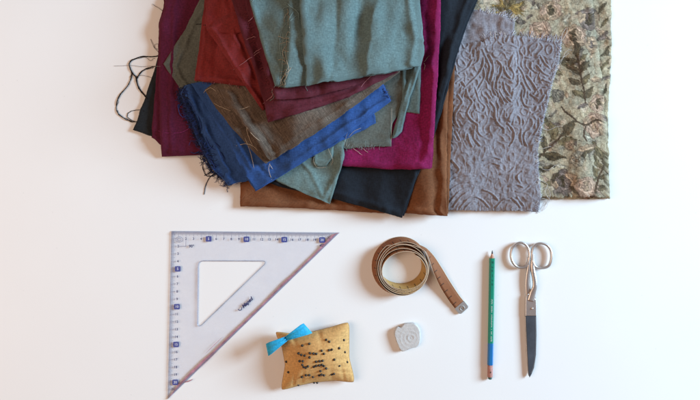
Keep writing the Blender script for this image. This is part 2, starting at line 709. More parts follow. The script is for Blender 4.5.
def rose(cx, cy, R, outer, inner, tip=None):
    """a full-blown rose: a ring of wide petals, a smaller ring, a dark heart"""
    a0 = R_.uniform(0, 60)
    for k in range(7):
        a = a0 + k * 51 + R_.uniform(-9, 9)
        leaf(cx + math.cos(math.radians(a)) * R * 0.60, cy + math.sin(math.radians(a)) * R * 0.60, a + 90 + R_.uniform(-15, 15), R * 1.15, 0.62,
             outer if k % 3 else (tip if tip is not None else outer))
    for k in range(5):
        a = a0 + 20 + k * 72
        leaf(cx + math.cos(math.radians(a)) * R * 0.28, cy + math.sin(math.radians(a)) * R * 0.28, a + 80, R * 0.72, 0.60, inner if k % 2 else outer)
    leaf(cx, cy, a0, R * 0.5, 0.7, inner)


def spray(x0, y0, x1, y1, n, ln, kinds):
    """pairs of pointed leaves along a stem"""
    d = math.degrees(math.atan2(y1 - y0, x1 - x0))
    for k in range(n):
        t = (k + 0.5) / n
        x, y = x0 + (x1 - x0) * t, y0 + (y1 - y0) * t
        for sgn in (-1, 1):
            a = d + sgn * R_.uniform(38, 58)
            l_ = ln * R_.uniform(0.85, 1.15) * (1 - 0.25 * abs(t - 0.4))
            leaf(x + math.cos(math.radians(a)) * l_ * 0.52, y + math.sin(math.radians(a)) * l_ * 0.52, a, l_, R_.uniform(0.36, 0.46), R_.choice(kinds))
    leaf(x1 + math.cos(math.radians(d)) * ln * 0.4, y1 + math.sin(math.radians(d)) * ln * 0.4, d, ln, 0.4, kinds[0])
    stems.append([(x0, y0), ((x0 + x1) / 2 + R_.uniform(-1, 1), (y0 + y1) / 2 + R_.uniform(-1, 1)), (x1, y1)])


stems = []
# gold spiky leaves at the top left
for a in (200, 170, 235, 150, 265, 300, 335, 10, 185, 30):
    leaf(507 + math.cos(math.radians(a)) * 10, 10 + math.sin(math.radians(a)) * 7, a, 19, 0.27, R_.choice([GOLD, GOLD, OLIVE]))
rose(550, 12, 12, TAN, DARK, PINK)
rose(538, 32, 12, PINK, TAN)
rose(589, 20, 13, MAUVE, DARK, TAN)
rose(572, 38, 13, TAN, DARK, PINK)
rose(590, 46, 9, TAN, MAUVE)
spray(583, 104, 575, 58, 4, 17, [DARK, DARK, OLIVE])
leaf(560, 62, 160, 18, 0.34, DARK)
leaf(556, 74, 200, 15, 0.34, OLIVE)
rose(597, 104, 11, PINK, DARK, TAN)
rose(556, 96, 7, GREY, PALE)
stems.append([(560, 108), (566, 115), (574, 122), (584, 126), (594, 121), (601, 122)])
stems.append([(583, 128), (581, 136), (584, 142)])
rose(592, 126, 13, PINK, TAN, TAN)
for a, kd in ((250, DARK), (275, GREY), (300, DARK), (225, OLIVE), (325, TAN)):
    leaf(590 - math.cos(math.radians(a)) * 7, 142 - math.sin(math.radians(a)) * 7 + 2, a + 12, 24, 0.27, kd)
spray(536, 160, 560, 136, 2, 23, [DARK, OLIVE])
leaf(552, 156, 188, 27, 0.27, DARK)
leaf(545, 166, 200, 20, 0.42, GREY)
leaf(546, 169, 172, 20, 0.3, DARK)
rose(562, 183, 14, MAUVE, DARK, TAN)
leaf(554, 178, 120, 17, 0.28, DARK)
leaf(573, 190, 30, 16, 0.3, DARK)
spray(592, 196, 602, 164, 3, 16, [DARK, OLIVE, DARK])
rose(585, 188, 12, PINK, TAN)
rose(574, 160, 7, PALE, TAN)
rose(568, 146, 6, TAN, PINK)
leaf(545, 122, 60, 14, 0.34, OLIVE)
leaf(551, 114, 140, 12, 0.34, GREY)
for k, (cx, cy) in enumerate([(603, 8), (606, 22), (604, 36), (607, 50), (605, 64), (607, 78), (604, 92)]):
    leaf(cx, cy, -55 + 8 * (k % 3), 18, 0.26, [DARK, OLIVE, MAUVE][k % 3])
for cx, cy in [(470, -30), (520, -25), (560, -30), (596, -28), (450, 40), (440, 120)]:
    rose(cx, cy, 11, R_.choice([PINK, MAUVE, TAN]), R_.choice([DARK, MAUVE]))
_back = []
for _ in range(300):
    x_, y_ = R_.uniform(440, 610), R_.uniform(-60, 198)
    _back.append((x_, y_, R_.uniform(0, 6.28), R_.uniform(7, 14), R_.uniform(0.3, 0.5), R_.choice([TAN, TAN, PALE, PINK, GREY, GREY, OLIVE, MAUVE])))
leafs[:0] = _back
for _ in range(14):
    leaf(R_.uniform(440, 605), R_.uniform(-60, -8), R_.uniform(0, 360), R_.uniform(14, 20), 0.33, R_.choice([DARK, OLIVE, GOLD]))


def px_of(x, y, z=0.006):
    k = S * (CAM_H - z) / CAM_H
    return x / k + 350, 200 - y / k


def seg_dist(px, py, line):
    d = np.full(px.shape, 1e9)
    for (x0, y0), (x1, y1) in zip(line[:-1], line[1:]):
        vx, vy = x1 - x0, y1 - y0
        t = np.clip(((px - x0) * vx + (py - y0) * vy) / (vx * vx + vy * vy + 1e-9), 0, 1)
        d = np.minimum(d, np.hypot(px - x0 - t * vx, py - y0 - t * vy))
    return d


fa, fb, fc, fd = field(0.010, 0.010, 301), field(0.004, 0.004, 302), field(0.022, 0.022, 303), field(0.0025, 0.0025, 304)


def tapestry_colors(x, y):
    px, py = px_of(x, y)
    jx = sample(fa, x, y) * 0.8 + sample(fb, x, y) * 0.5
    jy = sample(fa, y * 0.9, x * 0.7 + 0.02) * 0.8 + sample(fb, x + 0.01, y + 0.02) * 0.5
    nb = sample(fb, x, y)
    nd = sample(fd, x, y)
    c = np.tile(np.array([0.375, 0.315, 0.212]), (len(x), 1))
    w1 = np.clip(0.5 + 0.6 * sample(fc, x, y), 0, 1)[:, None]
    c = c * (1 - w1) + np.array([0.300, 0.268, 0.192]) * w1
    w2 = np.clip(sample(fa, x + 0.03, y) - 0.9, 0, 1)[:, None] * 0.8
    c = c * (1 - w2) + np.array([0.42, 0.34, 0.25]) * w2
    for cx, cy, a, ln, wd, kd in leafs:
        dx, dy = px + jx - cx, py + jy - cy
        u = dx * math.cos(a) + dy * math.sin(a)
        v = -dx * math.sin(a) + dy * math.cos(a) + 0.02 * u * u / max(ln, 1) * 3
        s = u / (ln * 0.5)
        half = ln * wd * 0.5 * np.clip(1 - np.abs(s) ** 1.7, 0, 1) * (1 - 0.25 * s)
        ins = (np.abs(s) < 1) & (np.abs(v) < half)
        if not ins.any():
            continue
        col = np.array(PAL[kd])
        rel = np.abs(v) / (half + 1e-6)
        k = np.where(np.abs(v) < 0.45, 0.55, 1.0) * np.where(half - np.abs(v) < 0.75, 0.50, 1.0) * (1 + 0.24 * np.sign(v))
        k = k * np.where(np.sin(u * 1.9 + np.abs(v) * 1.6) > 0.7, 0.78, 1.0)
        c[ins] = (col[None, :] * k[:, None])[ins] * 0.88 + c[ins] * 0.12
    for st in stems:
        d = seg_dist(px + 0.4 * jx, py + 0.4 * jy, catmull(st, 4))
        ins = d < 0.9
        c[ins] = np.array([0.075, 0.05, 0.03])
    c = c * (1 + 0.10 * nb + 0.11 * nd)[:, None]
    c = np.clip(c, 0.012, 0.7)
    return np.c_[c, np.ones(len(x))]


def tapestry_disp(x, y):
    return sample(fb, x, y) * 0.00010 + sample(fa, x, y) * 0.00014


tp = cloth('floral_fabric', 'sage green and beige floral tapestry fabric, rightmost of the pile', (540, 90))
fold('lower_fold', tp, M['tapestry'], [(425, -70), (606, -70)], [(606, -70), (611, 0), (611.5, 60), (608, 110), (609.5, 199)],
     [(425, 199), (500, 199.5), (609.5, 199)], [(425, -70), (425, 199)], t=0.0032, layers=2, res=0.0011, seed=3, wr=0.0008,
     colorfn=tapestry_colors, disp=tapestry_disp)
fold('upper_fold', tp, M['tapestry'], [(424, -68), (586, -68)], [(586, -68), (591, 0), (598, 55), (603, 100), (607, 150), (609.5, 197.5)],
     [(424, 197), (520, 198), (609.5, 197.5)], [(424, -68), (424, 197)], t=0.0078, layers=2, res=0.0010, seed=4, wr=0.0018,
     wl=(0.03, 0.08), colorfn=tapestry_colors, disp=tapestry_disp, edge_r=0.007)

# ---- lilac quilted ----------------------------------------------------
strokesA = [[(290, 75), (320, 130), (345, 200), (330, 270), (350, 310)], [(270, 90), (265, 150), (230, 180)], [(300, 130), (295, 190), (260, 250), (200, 310), (160, 350)],
            [(340, 110), (365, 160), (370, 220), (350, 300)], [(300, 200), (310, 260), (280, 320), (250, 370)],
            [(400, 150), (430, 190), (420, 240), (395, 300), (400, 370), (410, 400)], [(440, 190), (460, 240), (490, 275)], [(490, 200), (515, 240), (510, 280)],
            [(550, 190), (580, 230), (600, 290), (640, 350)], [(545, 250), (545, 310), (510, 350)], [(575, 300), (600, 350), (590, 400)], [(370, 300), (370, 350), (390, 390)],
            [(520, 90), (500, 130), (480, 190)], [(610, 250), (650, 300), (690, 360)], [(180, 350), (180, 400)], [(240, 340), (260, 400)], [(235, 80), (235, 120)],
            [(640, 160), (640, 200), (680, 230)], [(130, 240), (190, 200), (220, 150)], [(110, 310), (150, 280)], [(440, 300), (450, 350), (480, 390)],
            [(680, 180), (720, 230), (760, 250)], [(700, 110), (740, 170), (770, 200)], [(660, 380), (700, 330), (740, 330)], [(720, 280), (770, 300)],
            [(600, 120), (640, 130), (690, 120)], [(430, 60), (480, 40), (540, 60), (500, 75), (450, 75)], [(150, 300), (170, 330)]]
strokesB = [[(180, 0), (190, 50), (220, 90), (200, 130), (185, 170), (210, 210), (260, 245), (265, 290), (300, 325), (340, 310)], [(130, 130), (105, 170), (105, 220), (130, 260)],
            [(250, 20), (270, 80), (310, 120), (290, 160), (250, 150)], [(380, 0), (420, 50), (440, 100)], [(350, 90), (380, 130), (380, 190), (405, 240), (445, 270), (450, 300)],
            [(410, 0), (430, 40), (470, 90)], [(470, 235), (505, 270), (520, 310), (510, 360), (490, 390)], [(570, 275), (565, 330), (580, 380)], [(630, 275), (595, 300), (590, 350), (610, 390)],
            [(510, 240), (515, 195), (540, 180), (560, 205), (560, 240)], [(580, 0), (575, 60), (600, 110), (640, 120)], [(690, 200), (690, 260), (660, 310)],
            [(195, 310), (205, 360), (225, 395)], [(235, 290), (240, 340), (280, 390)], [(640, 30), (680, 60)], [(110, 290), (140, 350)], [(470, 60), (500, 90), (530, 60)],
            [(660, 100), (700, 90), (730, 40)], [(320, 20), (350, 60)], [(120, 40), (150, 90), (130, 120)], [(650, 170), (690, 150)]]
strokesC = [[(475, 125), (445, 155), (465, 190)], [(120, 335), (160, 285), (200, 270), (250, 290), (290, 330)], [(150, 335), (185, 300), (215, 300)], [(420, 280), (450, 305), (475, 335)],
            [(450, 275), (490, 320)], [(60, 300), (110, 240), (180, 210)], [(80, 330), (120, 270), (170, 235)], [(60, 230), (130, 190), (220, 180)], [(330, 335), (370, 290), (410, 290)],
            [(250, 230), (300, 250), (340, 290)], [(520, 210), (480, 240), (440, 240)], [(400, 210), (440, 200), (480, 215)], [(60, 180), (120, 150), (200, 150)], [(350, 140), (400, 130), (430, 100)],
            [(250, 60), (300, 40), (350, 55)], [(260, 90), (300, 75), (345, 90)], [(70, 60), (110, 110), (100, 130)]]
lines = []
for st in strokesA:
    lines.append(([(440 + a / 7, 40 + b_ / 7) for a, b_ in st], 1.0))
for st in strokesB:
    lines.append(([(440 + a / 7, 90 + b_ / 7) for a, b_ in st], 1.0))
for st in strokesC:
    lines.append(([(440 + a / 5.8, 150 + b_ / 5.8) for a, b_ in st], 1.0))
lil = field(0.008, 0.008, 411)
_r = np.random.default_rng(77)
_fx, _fy = np.fft.fftfreq(NX, RES)[None, :], np.fft.fftfreq(NY, RES)[:, None]
_ff = np.hypot(_fx, _fy * 1.35)
laby = np.fft.ifft2(np.fft.fft2(_r.standard_normal((NY, NX))) * np.exp(-((_ff - 95) / 26) ** 2)).real
laby /= laby.std()


def lilac_disp(x, y):
    sh = x.shape
    xf, yf = x.ravel(), y.ravel()
    px, py = px_of(xf, yf, 0.014)
    z = np.zeros(xf.shape)
    near = np.full(xf.shape, 9.0)
    for ln, k in lines:
        c = catmull(ln, 4)
        lo, hi = c.min(0) - 6, c.max(0) + 6
        s = (px > lo[0]) & (px < hi[0]) & (py > lo[1]) & (py < hi[1])
        if not s.any():
            continue
        d = seg_dist(px[s], py[s], c)
        d2 = seg_dist(px[s] + 2.1, py[s] - 0.2, c)
        prof = 1.0 * np.exp(-(d / 0.75) ** 2) - 0.35 * np.exp(-(d2 / 0.75) ** 2)
        z[s] = np.where(np.abs(prof) > np.abs(z[s]), prof * k, z[s])
        near[s] = np.minimum(near[s], d)
    free = np.clip((near - 1.6) / 1.2, 0, 1)
    lab = sample(laby, xf, yf)
    vert = np.clip((150 - py) / 40, 0.0, 1.0)
    gx_ = (sample(laby, xf + 0.001, yf) - sample(laby, xf - 0.001, yf)) / 0.002
    gy_ = (sample(laby, xf, yf + 0.001) - sample(laby, xf, yf - 0.001)) / 0.002
    dl = np.abs(lab) / (np.hypot(gx_, gy_) + 60) / S
    z = z + free * (0.38 + 0.48 * vert) * np.exp(-(dl / 0.8) ** 2)
    return (z * 0.00122 + sample(lil, xf, yf) * 0.00045 + sample(fb, xf, yf) * 0.00018).reshape(sh)


li = cloth('lilac_fabric', 'lilac grey quilted fabric with raised swirls and frayed edges, between brown and floral fabrics', (500, 110))
fold('lower_fold', li, M['lilac'], [(455, 9), (480, 10), (499, 14), (515, 21)], [(515, 21), (513, 60), (512, 120)], [(440, 120), (512, 120)], [(455, 9), (440, 120)],
     t=0.0048, layers=1, res=0.0016, seed=12, disp=lambda x, y: sample(lil, x, y) * 0.0006)
fold('upper_fold', li, M['lilac'], [(425, 43), (455, 44), (482, 42), (490, 37), (515, 36), (540, 39), (561, 42)],
     [(561, 42), (559, 60), (553, 80), (548, 100), (542, 125), (537.5, 150), (538.5, 175), (541, 195), (538, 212)],
     [(425, 209), (447, 210), (480, 211), (520, 211), (538, 212)], [(425, 43), (425, 209)], t=0.0042, layers=2, res=0.00065, seed=13, wr=0.0008,
     disp=lilac_disp, rag=0.0006)
fringe(li, [T['lilac'], T['white']], [(478, 10), (499, 14), (515, 21)], 70, (3, 7), side=1, name='top_fringe', spread=0.4)
fringe(li, [T['lilac'], T['lilac'], T['white']], [(484, 41), (490, 37), (515, 36), (540, 39), (561, 42)], 130, (3, 7.5), side=1, name='top_fringe', spread=0.35)
fringe(li, [T['white'], T['lilac']], [(561, 42), (559, 60), (553, 80), (548, 100), (542, 125), (537.5, 150), (538.5, 175), (541, 195), (538, 212)], 230, (1.5, 5), side=-1,
       name='side_fringe', spread=0.9, curl=0.6, inward=1.2)
for pl in [[(561, 42), (566, 34), (567, 27)], [(561, 42), (562, 34), (566, 28)], [(541, 168), (548, 170), (554, 166), (558, 165)], [(541, 190), (547, 188), (550, 195), (545, 204), (541, 210)],
           [(553, 76), (558, 68), (566, 52), (572, 50)], [(555, 72), (561, 60), (569, 53)], [(540, 180), (547, 184), (545, 192), (549, 200), (544, 206)], [(537, 150), (545, 148), (551, 146)],
           [(541, 198), (547, 200), (546, 207), (542, 211)], [(541, 128), (548, 130), (556, 127), (566, 126)]]:
    loose(li, T['white'], pl, r=0.00026)
for base_, tip in [((540, 40), (542, 33)), ((551, 41), (556, 33)), ((552, 41), (549, 34))]:
    loose(li, T['lilac'], [base_, ((base_[0] + tip[0]) / 2 + 1, (base_[1] + tip[1]) / 2), tip])

# ---- brown suede ------------------------------------------------------
bs = cloth('brown_fabric', 'rust brown suede-like fabric, its lower edge lying on the table', (345, 100))
fold('lower_fold', bs, M['brown'], [(243, -70), (459, -70)], [(459, -70), (456, 40), (453.5, 95), (451, 150), (448.5, 214)], [(241, 206), (300, 208), (380, 212), (448.5, 214)],
     [(243, -70), (241, 206)], t=0.0040, layers=2, seed=21, wr=0.0012)
fold('upper_fold', bs, M['brown'], [(242, -68), (449, -68)], [(449, -68), (449, 60), (447.5, 120), (446.8, 170), (447.2, 216)], [(240, 207), (300, 208.5), (380, 213), (447.2, 216)],
     [(242, -68), (240, 207)], t=0.0042, layers=1, seed=22, wr=0.0022, wl=(0.035, 0.09), edge_r=0.006, disp=crease(([(443, 60), (442, 130), (441, 212)], 0.8), ([(437, 60), (436, 130), (434, 212)], -0.9), ([(250, 203), (330, 205), (430, 211)], 0.6), w=2.2, z=0.02))

# ---- black (left) and navy -------------------------------------------
bk = cloth('black_fabric', 'black fabric with one corner poking out at the far left of the pile', (200, 60))
fold('folded_cloth', bk, M['black'], [(176, -20), (270, -30)], [(270, -30), (265, 150)], [(133, 130), (150, 136), (185, 149), (265, 150)],
     [(176, -20), (165, 30), (157, 62), (146, 96), (133, 130)], t=0.0050, layers=2, seed=31)
nv = cloth('navy_fabric', 'dark navy fabric with a pointed corner over the lower edge of the brown fabric', (350, 110))
fold('lower_fold', nv, M['navy'], [(250, -68), (490, -68)], [(490, -68), (480, -5), (466, 28), (457, 55), (448, 88), (441, 115), (431, 146), (420, 170), (412, 192), (404, 216)],
     [(225, 165), (280, 185), (330, 196), (404, 216)], [(250, -68), (225, 165)], t=0.0042, layers=2, seed=33, wr=0.0014, smooth=8)
fold('upper_fold', nv, M['navy'], [(252, -66), (488, -66)], [(488, -66), (478, -5), (464, 28), (455, 55), (446, 88), (439.5, 115), (429.5, 146), (418.5, 170), (411, 192), (402, 218)],
     [(227, 167), (280, 187), (330, 198), (402, 218)], [(252, -66), (227, 167)], t=0.0038, layers=1, seed=34, wr=0.0016, wl=(0.03, 0.1), smooth=8, edge_r=0.003, disp=crease(([(474, -20), (455, 35), (438, 95)], 0.9), ([(462, -20), (446, 35), (436, 80)], -0.9), ([(320, 188), (360, 200), (398, 212)], 0.6), w=2.4, z=0.025))
# black threads of the black fabric
A_ = lambda pts: [(110 + a / 7, 50 + b_ / 7) for a, b_ in pts]
B_ = lambda pts: [(110 + a / 7, 110 + b_ / 7) for a, b_ in pts]
C_ = lambda pts: [(110 + a / 7, 0 + b_ / 7) for a, b_ in pts]
kn = 'long curly black thread lying on the table'
loose(bk, T['black'], A_([(340, 42), (285, 48), (230, 45), (165, 65), (137, 95), (150, 150), (180, 187), (190, 230), (205, 270), (250, 325)]), r=0.00085, label=kn, wig=0.12)
loose(bk, T['black'], A_([(335, 118), (280, 122), (230, 145), (195, 185), (188, 215), (200, 262), (240, 318), (262, 340)]), r=0.00085, wig=0.1)
loose(bk, T['black'], A_([(152, 150), (148, 200), (130, 245), (75, 310), (48, 365), (45, 392)]), r=0.00065, wig=0.12)
loose(bk, T['black'], A_([(45, 392), (48, 425), (70, 455), (110, 485), (150, 500), (190, 506)]), r=0.00065, wig=0.12)
loose(bk, T['black'], A_([(190, 506), (150, 490), (122, 468), (130, 440), (160, 425), (200, 420), (240, 430)]), r=0.0005, wig=0.1)
loose(bk, T['black'], A_([(180, 185), (230, 178), (270, 188), (300, 196)]), r=0.00022)
loose(bk, T['black'], A_([(250, 50), (272, 68), (290, 76), (300, 62), (318, 58)]), r=0.00022)

for q_ in (A_([(335, 44), (280, 46), (228, 50), (168, 62), (142, 95), (148, 150), (178, 190)]), A_([(300, 122), (232, 142), (198, 185), (192, 215), (196, 262), (232, 312)]),
           A_([(150, 155), (140, 205), (128, 250), (72, 306), (52, 365), (42, 400)]), A_([(50, 420), (66, 458), (106, 480), (152, 504), (186, 500)])):
    loose(bk, T['black'], q_, r=0.00042, wig=0.45)

# ---- plum and magenta felts -----------------------------------------
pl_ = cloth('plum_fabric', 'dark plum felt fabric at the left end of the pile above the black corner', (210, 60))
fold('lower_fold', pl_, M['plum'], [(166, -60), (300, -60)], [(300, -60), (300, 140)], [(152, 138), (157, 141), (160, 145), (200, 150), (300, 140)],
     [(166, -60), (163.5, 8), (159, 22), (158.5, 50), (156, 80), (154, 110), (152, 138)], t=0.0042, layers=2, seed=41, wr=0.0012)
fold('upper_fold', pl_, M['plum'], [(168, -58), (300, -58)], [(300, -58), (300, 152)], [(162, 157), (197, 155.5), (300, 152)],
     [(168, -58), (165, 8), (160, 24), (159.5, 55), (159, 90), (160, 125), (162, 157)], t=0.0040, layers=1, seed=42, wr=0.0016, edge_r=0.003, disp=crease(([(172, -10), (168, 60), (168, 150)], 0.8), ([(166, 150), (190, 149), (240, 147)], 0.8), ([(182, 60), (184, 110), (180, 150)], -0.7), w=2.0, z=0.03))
loose(pl_, T['black'], C_([(365, 78), (345, 62), (318, 45), (297, 28)]), r=0.00028)
loose(pl_, T['black'], C_([(283, 275), (296, 300), (312, 335), (336, 362), (350, 370)]), r=0.00030)
loose(pl_, T['black'], C_([(345, 312), (325, 308), (308, 322), (318, 340), (345, 345)]), r=0.00024)
loose(pl_, T['magenta'], [(158, 131), (170, 133), (182, 132), (192, 127)], r=0.00025)
mg = cloth('magenta_fabric', 'bright magenta felt fabric forming a vertical band right of the teal fabric', (380, 80))
fold('lower_fold', mg, M['magenta'], [(300, -66), (441, -66)], [(441, -66), (439.5, 20), (437, 80), (432, 168)], [(285, 158), (345, 164), (390, 168), (432, 168)],
     [(300, -66), (285, 158)], t=0.0042, layers=2, seed=43)
fold('upper_fold', mg, M['magenta'], [(300, -64), (442.5, -64)], [(442.5, -64), (440.5, 20), (438, 80), (434, 135), (431, 170)], [(285, 160), (345, 166.5), (390, 169.5), (431, 170)],
     [(300, -64), (285, 160)], t=0.0055, layers=1, seed=44, wr=0.0012, wl=(0.03, 0.08), edge_r=0.006, disp=crease(([(436, -20), (434, 60), (427, 160)], 0.9), ([(428, -20), (426, 60), (420, 160)], -0.6), ([(300, 160), (350, 163), (425, 166)], 0.6), w=2.2, z=0.035))

# ---- olive grey ------------------------------------------------------
ol = cloth('olive_fabric', 'olive grey fabric with a pointed left corner over plum and square corner over magenta', (280, 60))
fold('folded_cloth', ol, M['olive'], [(210, -60), (404, -60)], [(404, -60), (406, 60), (404.5, 95), (399, 114), (392, 124), (391, 146.5)],
     [(163.5, 64), (172, 77), (186, 97), (205, 118), (240, 138), (300, 147), (345, 149), (391, 146.5)],
     [(210, -60), (204, -6), (186, 28), (163.5, 64)], t=0.0036, layers=2, seed=51, wr=0.0018, slope=0.5, disp=crease(([(200, 0), (184, 32), (170, 62)], 0.8), ([(172, 66), (190, 92), (210, 115)], 0.6), ([(352, 143), (375, 142), (388, 141)], 0.6), w=1.8, z=0.04))
fringe(ol, [T['grey'], T['teal']], [(344, 149.5), (360, 149), (380, 148)], 22, (2, 8), side=1, name='fringe', spread=0.5, r=0.00013)
loose(ol, T['pale'], [(391, 147), (391.3, 130), (391.8, 108)], r=0.00022)

# ---- sage corner -----------------------------------------------------
sg = cloth('sage_fabric', 'pale sage fabric whose pointed lower corner hangs over the brown fabric', (300, 130))
fold('folded_cloth', sg, M['sage'], [(262, 90), (362, 90)], [(362, 90), (352, 128), (343, 147), (345, 156), (340, 172), (330, 204)],
     [(222, 150), (250, 168), (275, 180), (305, 194), (330, 204)], [(262, 90), (222, 150)], t=0.0034, layers=2, seed=55, wr=0.0014, slope=0.5, smooth=2, disp=crease(([(325, 198), (336, 172), (341, 156)], 0.7), ([(300, 160), (312, 175), (322, 196)], 0.5), w=1.8, z=0.04))
fold('turned_flap', sg, M['sage'], [(312, 150), (334, 146)], [(334, 146), (333, 158), (326, 166)], [(314, 163), (318, 167), (326, 166)], [(312, 150), (313, 157), (314, 163)],
     t=0.0030, layers=1, seed=56, wr=0.0004, res=0.0014, smooth=4)
loose(sg, T['pale'], [(314, 157), (314, 163), (319, 168), (326, 167)], r=0.00024)
loose(sg, T['pale'], [(326, 140), (329, 150), (333, 160), (331, 165)], r=0.00022)

# ---- blue ------------------------------------------------------------
bl = cloth('blue_fabric', 'royal blue fabric with a badly frayed left edge, pointing down over brown fabric', (290, 110))
fold('lower_fold', bl, M['blue'], [(186, 86), (280, 60), (372, 60)], [(372, 60), (374, 95), (374.5, 113), (376, 123)],
     [(229, 186), (245, 183), (290, 168), (340, 142), (376, 123)], [(186, 86), (181, 94), (189, 116), (198, 140), (212, 168), (229, 186)], t=0.0036, layers=2, seed=61, wr=0.0020, rag=0.0008, wl=(0.016, 0.02), disp=crease(([(190, 96), (204, 130), (226, 172)], 1.1), ([(197, 100), (210, 130), (232, 172)], -1.1), ([(186, 102), (196, 128), (210, 158)], -0.8), w=1.8, z=0.035))
fold('upper_fold', bl, M['blue'], [(191, 83.5), (208, 82), (280, 60), (378, 60)], [(378, 60), (382, 82), (386, 90), (391, 101)],
     [(255.5, 191.5), (280, 177), (320, 152), (360, 125), (391, 101)], [(191, 83.5), (206, 106), (222, 134), (238, 162), (255.5, 191.5)], t=0.0060, layers=2, seed=62, wr=0.0014,
     edge_r=0.0055, disp=crease(([(212, 100), (230, 130), (250, 168)], 0.7), ([(222, 96), (242, 134), (262, 172)], -0.7), ([(265, 180), (320, 143), (386, 98)], 0.8), w=2.0))
fringe(bl, [T['blue'], T['navy']], [(186, 86), (180, 94), (189, 116), (198, 140), (212, 168), (229, 186)], 420, (2, 9), side=-1, name='fringe', spread=0.9, curl=0.75, r=0.00019)
fringe(bl, [T['blue'], T['navy']], [(186, 88), (182, 96), (191, 116), (200, 138)], 220, (3, 9), side=-1, name='tufts', spread=1.2, curl=0.9, r=0.00022, inward=4)
fringe(bl, [T['navy'], T['blue']], [(200, 140), (206, 152), (214, 168)], 90, (4, 14), side=-1, name='tufts', spread=1.0, curl=0.9, r=0.00024, inward=3)
fringe(bl, [T['blue']], [(382, 80), (386, 90), (391, 101)], 26, (2, 5), side=-1, name='end_fringe', spread=0.6)
for q in [[(200, 152), (203, 168), (207, 176), (214, 175), (218, 172)], [(202, 156), (208, 166), (213, 173)], [(216, 172), (211, 176), (208, 180), (205, 188), (204, 195)],
          [(202, 152), (209, 158), (214, 166), (216, 172)], [(207, 141), (204, 146), (208, 149), (214, 144), (212, 139)], [(178, 104), (179, 112), (183, 118)],
          [(192, 112), (197, 122), (199, 134), (204, 142)], [(188, 100), (194, 108), (199, 118), (202, 130)], [(190, 152), (196, 153), (201, 149), (203, 143)], [(206, 137), (210, 147), (220, 152), (224, 160)],
          [(203, 118), (207, 130), (212, 140), (220, 148)], [(182, 96), (188, 98), (193, 104), (195, 112)], [(204, 176), (211, 171), (217, 166)]]:
    loose(bl, random.choice([T['blue'], T['navy']]), q, r=0.00058, wig=0.15)
loose(bl, T['pale'], [(229, 187), (234, 184), (242, 182)], r=0.00035)

# ---- brown linen -----------------------------------------------------
ln_ = cloth('linen_fabric', 'brown slubby linen fabric lying across the blue one, with pale loose threads', (290, 90))
fold('lower_fold', ln_, M['linen'], [(205, 90), (250, 60), (388, 55)], [(388, 55), (397, 74)], [(266, 164), (300, 143), (340, 116), (397, 74)],
     [(205, 90), (216, 108), (232, 128), (250, 148), (266, 164)], t=0.0034, layers=2, seed=71, wr=0.0010, angle=0.6)
fold('upper_fold', ln_, M['linen'], [(217, 86), (255, 58), (390, 53)], [(390, 53), (400, 72)], [(270, 162.5), (300, 144), (340, 117), (400, 72)],
     [(217, 86), (229, 104), (243, 124), (259, 145), (270, 162.5)], t=0.0055, layers=2, seed=72, wr=0.0018, wl=(0.03, 0.03), angle=0.6, edge_r=0.005, disp=crease(([(226, 92), (240, 113), (256, 135), (270, 155)], 0.9), ([(232, 90), (246, 111), (262, 133), (276, 152)], -1.0), ([(280, 148), (320, 122), (380, 80)], 0.6), w=1.6))
for q in [[(204, 93), (206, 90), (211, 88), (216, 91)], [(214, 103), (221, 107), (231, 111)], [(232, 108), (242, 109), (250, 106)], [(247, 124), (248, 135), (253, 145)],
          [(247, 128), (253, 135), (261, 142)], [(236, 146), (245, 144), (253, 146), (258, 151)], [(245, 138), (250, 152), (254, 168)], [(270, 163), (269, 170), (272, 180)], [(269, 164), (273, 169)]]:
    loose(ln_, T['pale'], q, r=0.00034)

# ---- red -------------------------------------------------------------
rd = cloth('red_fabric', 'bright red sheer fabric in the upper left of the pile with a diagonal fold', (235, 40))
fold('lower_fold', rd, M['red'], [(207, -58), (300, -58)], [(300, -58), (300, 90)], [(194.5, 81), (215, 83), (240, 86), (300, 90)], [(207, -58), (204, 15), (199, 50), (194.5, 81)],
     t=0.0036, layers=3, seed=81, wr=0.0018, wl=(0.016, 0.03), disp=crease(([(203, 10), (201, 45), (198, 78)], 0.8), ([(197, 77), (220, 79), (240, 82)], 0.9), ([(215, 30), (213, 55), (212, 80)], -0.6), w=1.7))
fold('upper_fold', rd, M['red'], [(206, -56), (300, -56)], [(300, -56), (290, 90)], [(262.5, 111), (275, 106), (290, 90)], [(206, -56), (205, 20), (207, 30), (225, 56), (246, 87), (262.5, 111)],
     t=0.0070, layers=2, seed=82, wr=0.0022, edge_r=0.005, wl=(0.014, 0.035), disp=crease(([(212, 28), (230, 56), (250, 88), (262, 106)], 1.1), ([(236, -10), (240, 30), (256, 80)], -0.9), ([(205, 30), (225, 20), (245, 12)], 0.7), ([(222, -10), (228, 20), (244, 50)], 0.6), w=1.9))
fold('folded_tab', rd, M['red'], [(214, 21), (233, 12), (260, 2)], [(260, 2), (262, 30)], [(212, 32), (235, 34), (262, 30)], [(214, 21), (211, 26), (212, 32)], t=0.0018, layers=1, seed=83, wr=0.0006)
fringe(rd, [T['red'], T['pink']], [(195, 80), (215, 83), (240, 86)], 24, (1, 3), side=-1, name='fringe')
loose(rd, T['black'], [(193, 24.5), (200, 24.5), (207, 26)], r=0.00045, label='short dark knotted thread')

